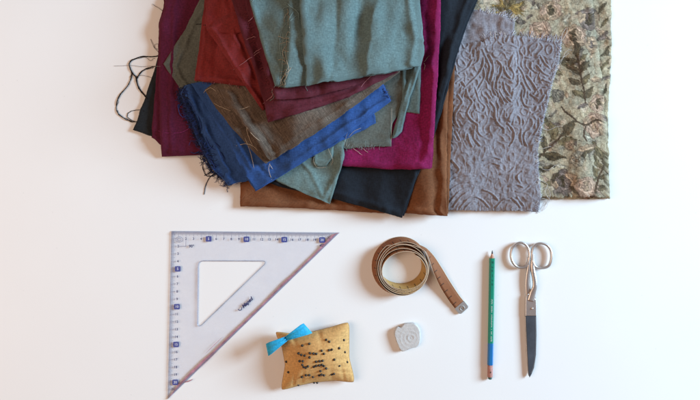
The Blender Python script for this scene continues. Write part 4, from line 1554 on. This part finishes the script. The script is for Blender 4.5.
# ================================================================== tape measure
def tape_mat(name, col, mark, rough=0.55):
    m, nt, N, L, p = new_mat(name)
    uv = N.new('ShaderNodeUVMap')
    uv.uv_map = 'UVMap'
    sp = N.new('ShaderNodeSeparateXYZ')
    L.new(uv.outputs[0], sp.inputs[0])

    def mth(op, a, b_=None):
        q = N.new('ShaderNodeMath')
        q.operation = op
        for i, s in enumerate((a, b_)):
            if s is None:
                continue
            if hasattr(s, 'links'):
                L.new(s, q.inputs[i])
            else:
                q.inputs[i].default_value = s
        return q.outputs[0]
    # u in cm along the tape, v 0..1 across
    fr = mth('FRACT', sp.outputs[0])
    cmark = mth('LESS_THAN', fr, 0.14)
    half = mth('GREATER_THAN', sp.outputs[1], 0.55)
    m1 = mth('MULTIPLY', cmark, half)
    fr2 = mth('FRACT', mth('MULTIPLY', sp.outputs[0], 5.0))
    m2 = mth('MULTIPLY', mth('LESS_THAN', fr2, 0.3), mth('GREATER_THAN', sp.outputs[1], 0.8))
    mk_ = mth('MAXIMUM', m1, m2)
    ns_ = N.new('ShaderNodeTexNoise')
    mp = N.new('ShaderNodeMapping')
    mp.inputs['Scale'].default_value = (6, 14, 1)
    L.new(uv.outputs[0], mp.inputs['Vector'])
    L.new(mp.outputs[0], ns_.inputs['Vector'])
    ns_.inputs['Scale'].default_value = 1
    ns_.inputs['Detail'].default_value = 6
    a = N.new('ShaderNodeMix')
    a.data_type = 'RGBA'
    a.inputs[6].default_value = (*[c_ * 0.75 for c_ in col], 1)
    a.inputs[7].default_value = (*[min(1, c_ * 1.3) for c_ in col], 1)
    L.new(ns_.outputs['Fac'], a.inputs['Factor'])
    b2 = N.new('ShaderNodeMix')
    b2.data_type = 'RGBA'
    L.new(mth('MULTIPLY', mk_, 0.8), b2.inputs['Factor'])
    L.new(a.outputs[2], b2.inputs[6])
    b2.inputs[7].default_value = (*mark, 1)
    L.new(b2.outputs[2], p.inputs['Base Color'])
    p.inputs['Roughness'].default_value = rough
    p.inputs['Specular IOR Level'].default_value = 0.2
    bp = N.new('ShaderNodeBump')
    bp.inputs['Strength'].default_value = 0.3
    bp.inputs['Distance'].default_value = 0.0004
    L.new(ns_.outputs['Fac'], bp.inputs['Height'])
    L.new(bp.outputs[0], p.inputs['Normal'])
    return m


M['tape_out'] = tape_mat('tape_brown_face', (0.235, 0.089, 0.037), (0.045, 0.022, 0.014), rough=0.7)
M['tape_in'] = tape_mat('tape_ochre_face', (0.42, 0.25, 0.085), (0.06, 0.04, 0.02), rough=0.45)
M['tape_edge'] = simple('tape_edge', (0.62, 0.47, 0.33), rough=0.6)
M['clip'] = simple('tape_clip_metal', (0.62, 0.60, 0.57), rough=0.32, metallic=0.9)
tc0 = W(402, 266)
tm = thing('tape_measure', 'brown tailor\'s tape measure coiled on edge, its loose end running to a metal tip', 'tape measure', (tc0[0], tc0[1], 0))
Wt = 0.0150
# centre line: list of (bottom point, top point)
bot, topp = [], []
turns = 5.0
nst = int(turns * 64)
th_end = math.radians(60)                  # leaves the coil at the upper right, running clockwise
for i in range(nst + 1):
    f = i / nst                            # 0 innermost ... 1 outermost
    th = th_end + (1 - f) * turns * 2 * math.pi
    turn = f * turns
    k = max(0.0, turn - (turns - 1.5)) / 1.5     # the last turns slacken outwards
    k = k * k * (3 - 2 * k)
    ct = np.array([405.0, 271.4]) * (1 - f) + np.array([402.8, 267.6]) * f
    rx_t = 21.2 + 6.2 * f
    ry_t = 18.0 + 10.2 * f
    cb = ct + np.array([-4.2, -6.0]) * (1 - k) + np.array([-1.8, -1.6]) * k
    rx_b = rx_t - 0.6 + 4.0 * k * (1 - 0.55 * max(0, (turn - turns + 0.5) / 0.5))
    ry_b = ry_t - 0.4 + 3.0 * k * (1 - 0.55 * max(0, (turn - turns + 0.5) / 0.5))
    wob_ = 0.5 * math.sin(2.0 * th + turn * 1.3) + 0.3 * math.sin(3.1 * th + turn * 2.7)
    zb_ = 0.0004 + 0.0010 * (1 - f)
    ztp = zb_ + Wt * (0.97 - 0.10 * k)
    dr = np.array([math.cos(th), -math.sin(th)])
    pb_ = cb + (np.array([rx_b, ry_b]) + wob_) * dr
    pt_ = ct + (np.array([rx_t, ry_t]) + wob_) * dr
    bot.append(np.array([(pb_[0] - 350) * S, (200 - pb_[1]) * S, zb_]))
    topp.append(W(pt_[0], pt_[1], ztp))
# tail: from on edge to lying flat
tail_c = catmull([(420, 244.8), (426, 250), (431.5, 258), (437.5, 270), (445, 284), (454, 298), (461.5, 307.5)], 9)
nt_ = len(tail_c)
tail_b, tail_t = [], []
for i, c in enumerate(tail_c):
    t = i / (nt_ - 1)
    d = tail_c[min(i + 1, nt_ - 1)] - tail_c[max(i - 1, 0)]
    d /= np.linalg.norm(d)
    nn = np.array([-d[1], d[0]])             # to the left looking along (photo coordinates)
    s = min(1, max(0, (t - 0.02) / 0.80))
    a = math.radians(80 - 72 * (s * s * (3 - 2 * s)))    # 90 = on edge, 0 = flat
    half = Wt * 0.5
    lift_ = half * math.sin(a) + 0.0008 + 0.0035 * math.sin(math.pi * min(1, t * 1.05)) * (t > 0)
    ce = W(c[0], c[1], lift_)
    off = np.array([nn[0], -nn[1]]) * half * math.cos(a)
    tail_b.append(np.array([ce[0] - off[0], ce[1] - off[1], max(0.0006, lift_ - half * math.sin(a))]))
    tail_t.append(np.array([ce[0] + off[0], ce[1] + off[1], lift_ + half * math.sin(a)]))
# blend the coil's end into the tail
bot = np.array(bot)
topp = np.array(topp)
ncut = 5
Bp = np.concatenate([bot[:-ncut], tail_b])
Tp = np.concatenate([topp[:-ncut], tail_t])
j0 = len(bot) - ncut
for _ in range(40):
    lo, hi = j0 - 7, j0 + 9
    Bp[lo:hi] = 0.25 * Bp[lo - 1:hi - 1] + 0.5 * Bp[lo:hi] + 0.25 * Bp[lo + 1:hi + 1]
    Tp[lo:hi] = 0.25 * Tp[lo - 1:hi - 1] + 0.5 * Tp[lo:hi] + 0.25 * Tp[lo + 1:hi + 1]
nP = len(Bp)
mid = 0.5 * (Bp + Tp)
tang = np.gradient(mid, axis=0)
acr = Tp - Bp
nrm3 = np.cross(tang, acr)
nrm3 /= np.linalg.norm(nrm3, axis=1)[:, None] + 1e-12
th_ = 0.00032
s_len = np.r_[0, np.cumsum(np.linalg.norm(np.diff(mid, axis=0), axis=1))] * 100
nw = 5
V, UVt = [], []
for side in (1, -1):
    for i in range(nP):
        for j in range(nw):
            f = j / (nw - 1)
            V.append(Bp[i] * (1 - f) + Tp[i] * f + nrm3[i] * th_ * side)
            UVt.append((s_len[i], f))
mbx = MB()
Fo, Fi, Fe = [], [], []
half_n = nP * nw
for i in range(nP - 1):
    for j in range(nw - 1):
        a = i * nw + j
        Fo.append((a, a + nw, a + nw + 1, a + 1))
        a2_ = a + half_n
        Fi.append((a2_, a2_ + 1, a2_ + nw + 1, a2_ + nw))
    for j in (0, nw - 1):
        a = i * nw + j
        Fe.append((a, a + half_n, a + nw + half_n, a + nw))
for i in (0, nP - 1):
    for j in range(nw - 1):
        a = i * nw + j
        Fe.append((a, a + 1, a + 1 + half_n, a + half_n))
mbx.add(V, Fo, 0)
for F_, mi in ((Fi, 1), (Fe, 2)):
    for f in F_:
        mbx.f.append(f)
        mbx.m.append(mi)
o = mbx.build('tape', [M['tape_out'], M['tape_in'], M['tape_edge']], tm, uv=UVt)
# outward side must be the brown face: check which side faces away from the coil centre
k = nst // 2
cen = np.array([*(W(402, 266)[:2]), mid[k][2]])
if np.dot(nrm3[k], mid[k] - cen) < 0:
    mi = np.zeros(len(o.data.polygons), dtype=np.int32)
    o.data.polygons.foreach_get('material_index', mi)
    mi = np.where(mi == 0, 1, np.where(mi == 1, 0, mi))
    o.data.polygons.foreach_set('material_index', mi.astype(np.int32))
# reinforced hem along the tape's rims
hm = MB()
hm.tube(Tp, 0.00036, seg=5)
hm.tube(Bp + np.array([0, 0, 0.0003]), 0.00045, seg=5)
hm.build('hem', M['tape_edge'], tm)
# metal tip with an eyelet hole
e1, e2 = Bp[-1], Tp[-1]
dd = mid[-1] - mid[-4]
dd /= np.linalg.norm(dd)
ac = e2 - e1
wl_ = np.linalg.norm(ac)
ac /= wl_
nn3 = np.cross(dd, ac)
cl = MB()
cpt = 0.5 * (e1 + e2) + dd * 0.0005
outline = []
for q in [(-0.0055, -0.0080), (0.0036, -0.0078), (0.0052, -0.006), (0.0052, 0.006), (0.0036, 0.0078), (-0.0055, 0.0080)]:
    outline.append(q)
outline = resample(outline + outline[:1], 33)[:-1]
holep = [(0.0006 + 0.0016 * math.cos(t), 0.0016 * math.sin(t)) for t in np.linspace(0, 2 * math.pi, 33)[:-1]]
# match starting angle
angs = np.arctan2(outline[:, 1], outline[:, 0])
holep = np.array([(0.0006 + 0.0017 * math.cos(t), 0.0017 * math.sin(t)) for t in angs])
V = []
for zz in (0.0011, -0.0009):
    for ring in (outline, holep):
        for q in ring:
            V.append(cpt + dd * q[0] + ac * q[1] + nn3 * zz)
F = []
n = 32
for i in range(n):
    j = (i + 1) % n
    F += [(i, j, n + j, n + i), (2 * n + i, 3 * n + i, 3 * n + j, 2 * n + j), (i, 2 * n + i, 2 * n + j, j), (n + i, n + j, 3 * n + j, 3 * n + i)]
cl.add(V, F)
eyr = cpt + dd * 0.0006
an = np.linspace(0, 2 * math.pi, 24)
sgn = 1 if nn3[2] > 0 else -1
cl.tube([eyr + dd * math.cos(t) * 0.0030 + ac * math.sin(t) * 0.0030 + nn3 * 0.0012 * sgn for t in an], 0.0005, seg=6)
cl.build('metal_tip', M['clip'], tm, smooth=False)

# ================================================================== tailor's chalk
ck = [(139, 165), (150, 132), (172, 122), (182, 134), (194, 122), (205, 104), (245, 98), (288, 98), (312, 118), (327, 150), (331, 200), (328, 240), (316, 264), (302, 272), (282, 275), (255, 284),
      (225, 298), (200, 304), (184, 296), (172, 272), (156, 232), (145, 198)]
ZC = 0.0065
ck = [W(375 + a / 7.27, 310 + b_ / 7.27, ZC)[:2] for a, b_ in ck]
ckc = np.mean(ck, axis=0)
ol_ = resample(ck + [ck[0]], 121)[:-1]
for _ in range(5):
    ol_ = 0.25 * np.roll(ol_, 1, 0) + 0.5 * ol_ + 0.25 * np.roll(ol_, -1, 0)
r3 = np.random.default_rng(4)
V = []
levels = [(1.0, 0.0002), (1.01, 0.002), (1.01, ZC * 0.7), (0.985, ZC * 0.93), (0.95, ZC)]
for s, z in levels:
    jit = 1 + 0.008 * r3.standard_normal(120)
    V.append(np.c_[ckc + (ol_ - ckc) * s * jit[:, None], np.full(120, z)])
c1 = W(375 + 262 / 7.27, 310 + 203 / 7.27, ZC)[:2]


def relief(x, y):
    d = np.hypot(x - c1[0], y - c1[1]) / S           # pixels
    z = 0.00022 * np.exp(-((d - 3.2) / 0.9) ** 2) - 0.0002 * np.exp(-((d - 1.2) / 0.9) ** 2) + 0.00016 * np.exp(-((d - 6.6) / 0.8) ** 2)
    th = np.arctan2(y - c1[1], x - c1[0])
    z += 0.00016 * np.exp(-((d - 10.5) / 0.7) ** 2) * (np.cos(th) < -0.1) + 0.0001 * np.exp(-((np.abs(y - c1[1]) - 0.6 * np.abs(x - c1[0])) / S / 0.8) ** 2) * (x < c1[0]) * (d > 7)
    return z


for s in np.linspace(0.92, 0.04, 34):
    q = ckc + (ol_ - ckc) * s
    V.append(np.c_[q, ZC + relief(q[:, 0], q[:, 1]) + 0.00005 * r3.standard_normal(120)])
V = np.concatenate(V)
nl = len(V) // 120
F = [(r * 120 + i, r * 120 + (i + 1) % 120, (r + 1) * 120 + (i + 1) % 120, (r + 1) * 120 + i) for r in range(nl - 1) for i in range(120)]
F += [tuple(range(119, -1, -1)), tuple((nl - 1) * 120 + i for i in range(120))]
cb = MB()
cb.add(V, F)
M['chalk'] = simple('grey_white_chalk', (0.54, 0.52, 0.505), rough=0.95, bump=0.35, bscale=900, var=0.12, vscale=250, spec=0.2)
o = cb.build('tailors_chalk', M['chalk'], loc=(ckc[0], ckc[1], 0))
tag(o, 'small off-white worn block of tailor\'s chalk with a ring pressed in its face', 'chalk')

# ================================================================== pencil
M['green'] = simple('green_lacquer', (0.008, 0.235, 0.150), rough=0.25, var=0.05)
M['bluel'] = simple('blue_lacquer', (0.012, 0.150, 0.40), rough=0.25, var=0.05)
M['wood'] = simple('pencil_wood', (0.52, 0.30, 0.22), rough=0.8, var=0.25, vscale=400, bump=0.3)
M['lead'] = simple('graphite', (0.035, 0.035, 0.038), rough=0.4)
M['end'] = simple('pink_wood_end', (0.44, 0.215, 0.185), rough=0.75, var=0.25, vscale=300, bump=0.4)
M['foil'] = simple('silver_foil', (0.62, 0.72, 0.66), rough=0.35, metallic=0.4)
RZ = 0.0037
pA, pB = W(492.3, 250.3, RZ), W(490.0, 379.0, RZ)
pen = thing('pencil', 'green hexagonal pencil with a blue band and bare pinkish end, left of the scissors', 'pencil', (0.5 * (pA[0] + pB[0]), 0.5 * (pA[1] + pB[1]), 0))
ax = (pB - pA) / np.linalg.norm(pB - pA)
LP = np.linalg.norm(pB - pA)
sx = np.array([-ax[1], ax[0], 0])


def pen_ring(t, r, n=24, hexa=True):
    """cross section at distance t, a hexagon with softened corners"""
    V = []
    for k in range(n):
        a = 2 * math.pi * k / n + math.pi / 6
        if hexa:
            b_ = (a % (math.pi / 3)) - math.pi / 6
            rr = r * 0.94 / math.cos(b_)
            rr = min(rr, r * 1.055)
        else:
            rr = r
        V.append(pA + ax * t + sx * math.cos(a) * rr + np.array([0, 0, 1]) * (math.sin(a) * rr))
    return V


def pen_part(name, secs, mat, smooth=False):
    mbx = MB()
    V = []
    n = 24
    for t, r, hx in secs:
        V += pen_ring(t, r, n, hx)
    F = [(i * n + j, i * n + (j + 1) % n, (i + 1) * n + (j + 1) % n, (i + 1) * n + j) for i in range(len(secs) - 1) for j in range(n)]
    F += [tuple(range(n - 1, -1, -1)), tuple((len(secs) - 1) * n + j for j in range(n))]
    mbx.add(V, F)
    return mbx.build(name, mat, pen, smooth=smooth)


cm = 7.6 * S
u_ = lambda py: (py - 250.3) * S * (CAM_H - RZ) / CAM_H
pen_part('lead', [(u_(250.3), 0.0003, False), (u_(251.8), 0.0008, False), (u_(253.6), 0.0011, False)], M['lead'], True)
pen_part('wood_tip', [(u_(253.4), 0.0010, False), (u_(256), 0.0022, False), (u_(258.6), 0.0034, False)], M['wood'], True)
pen_part('barrel', [(u_(258.0), 0.0030, True), (u_(258.3), 0.0036, True), (u_(343), 0.0036, True)], M['green'])
pen_part('blue_band', [(u_(343), 0.00362, True), (u_(364.6), 0.00362, True), (u_(365), 0.0034, True)], M['bluel'])
pen_part('bare_end', [(u_(364.9), 0.0035, False), (u_(370), 0.0034, False), (u_(376.2), 0.0035, False), (u_(377), 0.0031, False)], M['end'], True)
pen_part('dark_end_cap', [(u_(376.8), 0.0024, False), (u_(378.6), 0.0026, False), (u_(379.2), 0.0019, False)], simple('dark_green_end', (0.03, 0.09, 0.085), rough=0.5), True)
lt = MB()
zt_ = RZ + 0.0036 * 0.94 + 0.0001
rot = math.atan2(ax[1], ax[0])
rl = random.Random(8)
dk = MB()
for py0, hh2 in ((261, 2.2), (266.5, 1.2), (269.5, 2.0), (274, 2.6), (279.5, 1.4), (283, 2.2)):
    a_, b2_ = pA + ax * u_(py0), pA + ax * u_(py0 + hh2)
    o1, o2 = rl.uniform(-0.0012, -0.0004), rl.uniform(0.0003, 0.0012)
    dk.add([(*(a_ + sx * o1)[:2], zt_), (*(b2_ + sx * (o1 + 0.0003))[:2], zt_), (*(b2_ + sx * o2)[:2], zt_), (*(a_ + sx * (o2 - 0.0003))[:2], zt_)], [(0, 1, 2, 3)])
dk.build('dark_print', simple('dark_green_print', (0.004, 0.10, 0.075), rough=0.35), pen, smooth=False, fixn=False)

py_ = 299.0
while py_ < 341:
    w1 = rl.uniform(0.35, 0.8)
    qq = pA + ax * u_(py_)
    q2_ = pA + ax * u_(py_ + w1)
    hw = rl.uniform(0.00055, 0.0009)
    off = rl.uniform(-0.0002, 0.0002)
    lt.add([(*(qq + sx * (off - hw))[:2], zt_), (*(q2_ + sx * (off - hw))[:2], zt_), (*(q2_ + sx * (off + hw))[:2], zt_), (*(qq + sx * (off + hw))[:2], zt_)], [(0, 1, 2, 3)])
    py_ += w1 + (rl.uniform(0.4, 0.6) if rl.random() > 0.16 else 2.0)
lt.build('barrel_lettering', M['foil'], pen, smooth=False, fixn=False)
kd_ = MB()
kq = pA + ax * u_(371) + sx * 0.0 + np.array([0, 0, 0.0034])
kd_.tube([kq, kq + ax * 0.0016 + np.array([0, 0, 0.0001])], 0.0006, seg=6)
kd_.build('dark_nick', M['lead'], pen)

# ================================================================== scissors
M['steel'] = simple('satin_steel', (0.60, 0.555, 0.53), rough=0.34, metallic=0.85, var=0.1, vscale=80, bump=0.15, bscale=700)
M['blade'] = simple('dark_reflection_blade', (0.055, 0.063, 0.077), rough=0.30, metallic=0.0, var=0.3, vscale=60, bump=0.12, bscale=300)  # steel blade's dark mirror reflection, put into its base colour
sc_c = W(531, 312)
sci = thing('scissors', 'closed steel scissors with two round finger loops and a blade with a dark reflection painted in', 'scissors', (sc_c[0], sc_c[1], 0))


def bar_path(mbx, pxs, w_, h_, z, closed=False, nseg=8, mi=0):
    """flattened bar (elliptical section) along a photo-pixel path; w_, h_ half sizes in metres, lists allowed"""
    c = catmull(pxs, nseg) if not closed else None
    if closed:
        q = list(pxs)
        c = catmull([q[-1]] + q + [q[0], q[1]], nseg)[nseg:-nseg - 1]
        c = np.concatenate([c, c[:1]])
    n = len(c)
    zz = np.interp(np.linspace(0, 1, n), np.linspace(0, 1, len(z)), z) if hasattr(z, '__len__') else np.full(n, z)
    ww_ = np.interp(np.linspace(0, 1, n), np.linspace(0, 1, len(w_)), w_) if hasattr(w_, '__len__') else np.full(n, w_)
    hh = np.interp(np.linspace(0, 1, n), np.linspace(0, 1, len(h_)), h_) if hasattr(h_, '__len__') else np.full(n, h_)
    P = np.array([W(c[i][0], c[i][1], zz[i]) for i in range(n)])
    d = np.gradient(P, axis=0)
    if closed:
        d[0] = d[-1] = P[1] - P[-2]
    d[:, 2] = 0
    d /= np.linalg.norm(d, axis=1)[:, None]
    s = np.stack([-d[:, 1], d[:, 0], np.zeros(n)], 1)
    seg = 12
    V = []
    for i in range(n):
        for k in range(seg):
            a = 2 * math.pi * k / seg
            cs_, sn_ = math.cos(a), math.sin(a)
            V.append(P[i] + s[i] * ww_[i] * math.copysign(abs(cs_) ** 0.75, cs_) + np.array([0, 0, hh[i] * math.copysign(abs(sn_) ** 0.75, sn_)]))
    F = [(i * seg + k, i * seg + (k + 1) % seg, (i + 1) * seg + (k + 1) % seg, (i + 1) * seg + k) for i in range(n - 1) for k in range(seg)]
    if not closed:
        F += [tuple(range(seg - 1, -1, -1)), tuple((n - 1) * seg + k for k in range(seg))]
    mbx.add(V, F, mi)


# left loop and its shank (belongs to the blade whose edge shows at right)
hl = MB()
bar_path(hl, [(519.5, 242.6), (525.8, 245.0), (529.0, 251.5), (528.8, 260.0), (525.2, 266.4), (518.5, 267.4), (513.2, 263.2), (510.9, 255.8), (512.6, 247.4)], 0.0016, 0.0026, 0.0045, True, 6)
bar_path(hl, [(528.6, 257), (528.9, 264), (528.0, 273), (527.4, 283), (528.6, 294), (530.5, 303)], [0.0017, 0.0021, 0.0028, 0.0032, 0.0042, 0.0048], [0.0024, 0.0022, 0.0019, 0.0016, 0.0013, 0.0011], [0.0045, 0.0042, 0.004, 0.0036, 0.0032, 0.003], nseg=6)
hl.build('handle', M['steel'], sci)
hr = MB()
bar_path(hr, [(540.0, 243.2), (546.8, 245.2), (550.8, 251.0), (551.2, 259.0), (548.4, 266.0), (541.5, 268.0), (535.4, 266.6), (532.2, 260.5), (532.0, 251.5), (534.4, 245.6)], 0.0016, 0.0026, 0.0050, True, 6)
bar_path(hr, [(532.4, 254), (532.4, 262), (532.8, 270), (534.4, 279), (534.8, 286), (532.8, 293), (530.8, 301)], [0.0018, 0.0024, 0.0030, 0.0031, 0.0031, 0.0040, 0.0046], [0.0026, 0.0025, 0.0024, 0.0022, 0.0020, 0.0015, 0.0012], [0.005, 0.005, 0.0052, 0.0054, 0.0054, 0.0052, 0.005], nseg=6)
hr.build('handle', M['steel'], sci)


def flat_blade(name, pxs, z0, z1, mat, bev):
    mbx = MB()
    prism(mbx, [tuple(W(a, b_, z1)[:2]) for a, b_ in pxs], z0, z1, bev)
    return mbx.build(name, mat, sci, smooth=False)


flat_blade('lower_blade', [(525.6, 297), (535.8, 297), (535.2, 330), (534.0, 355), (530.6, 372), (528.5, 376.2), (526.4, 350), (525.0, 318)], 0.0012, 0.0030, M['steel'], 0.0004)
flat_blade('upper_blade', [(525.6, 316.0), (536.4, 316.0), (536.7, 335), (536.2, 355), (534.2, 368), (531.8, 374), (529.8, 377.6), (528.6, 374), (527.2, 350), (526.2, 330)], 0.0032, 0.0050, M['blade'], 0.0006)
flat_blade('pivot_plate', [(526.0, 296), (528.2, 293.6), (532.0, 296.5), (536.2, 299.5), (536.4, 305), (536.4, 315.9), (525.7, 315.9), (525.6, 304)], 0.0032, 0.0054, M['steel'], 0.0006)
gb = MB()
gl_ = [(536.0, 317), (536.3, 335), (535.8, 355), (533.9, 367.5), (531.6, 373.2)]
A = [W(a, b_, 0.0051) for a, b_ in catmull(gl_, 6)]
B = [W(a - 1.0, b_ - 0.3, 0.00512) for a, b_ in catmull(gl_, 6)]
gb.add(A + B, [(i, i + 1, len(A) + i + 1, len(A) + i) for i in range(len(A) - 1)])
gb.build('ground_edge', simple('ground_steel', (0.16, 0.17, 0.19), rough=0.3, metallic=0.3, var=0.2, vscale=200), sci)
sw = MB()
sc0 = W(532.3, 308.6, 0.0062)
rows = []
for r, z in ((0.0014, 0.0052), (0.0014, 0.0060), (0.0009, 0.0064)):
    rows += [(sc0[0] + r * math.cos(t), sc0[1] + r * math.sin(t), z) for t in np.linspace(0, 2 * math.pi, 17)[:-1]]
F = [(i * 16 + j, i * 16 + (j + 1) % 16, (i + 1) * 16 + (j + 1) % 16, (i + 1) * 16 + j) for i in range(2) for j in range(16)]
F += [tuple(range(15, -1, -1)), tuple(32 + j for j in range(16))]
sw.add(rows, F)
sw.build('screw', simple('bright_steel', (0.85, 0.82, 0.78), rough=0.2, metallic=0.9), sci)

# ================================================================== camera
cd = bpy.data.cameras.new('camera')
cd.sensor_fit = 'HORIZONTAL'
cd.sensor_width = 36.0
cd.lens = 36.0 * CAM_H / (700 * S)
cd.clip_start = 0.02
cd.clip_end = 50
co = bpy.data.objects.new('camera', cd)
COL.objects.link(co)
co.location = (0, 0, CAM_H)
sc.camera = co

# ================================================================== light: a cool window to the right, warm room all round
w = bpy.data.worlds.new('World')
sc.world = w
w.use_nodes = True
bgn = w.node_tree.nodes['Background']
bgn.inputs['Color'].default_value = (1.0, 0.57, 0.39, 1)
bgn.inputs['Strength'].default_value = 0.215


def lamp(name, loc, target, sx_, sy_, power, col):
    ld = bpy.data.lights.new(name, 'AREA')
    ld.shape = 'RECTANGLE'
    ld.size, ld.size_y = sx_, sy_
    ld.energy = power
    ld.color = col
    lo = bpy.data.objects.new(name, ld)
    COL.objects.link(lo)
    lo.location = loc
    lo.rotation_euler = (Vector(target) - Vector(loc)).to_track_quat('-Z', 'Y').to_euler()
    return lo


lamp('window_light', (2.75, 0.64, 1.27), (0, 0, 0), 1.0, 1.1, 206, (0.57, 0.815, 1.01))
lamp('room_light', (-1.7, -0.1, 1.9), (-0.2, 0, 0), 1.6, 1.6, 32, (1.0, 0.755, 0.575))

sc.view_settings.view_transform = 'Standard'
sc.view_settings.look = 'None'
sc.view_settings.exposure = 0.0
sc.view_settings.gamma = 1.0
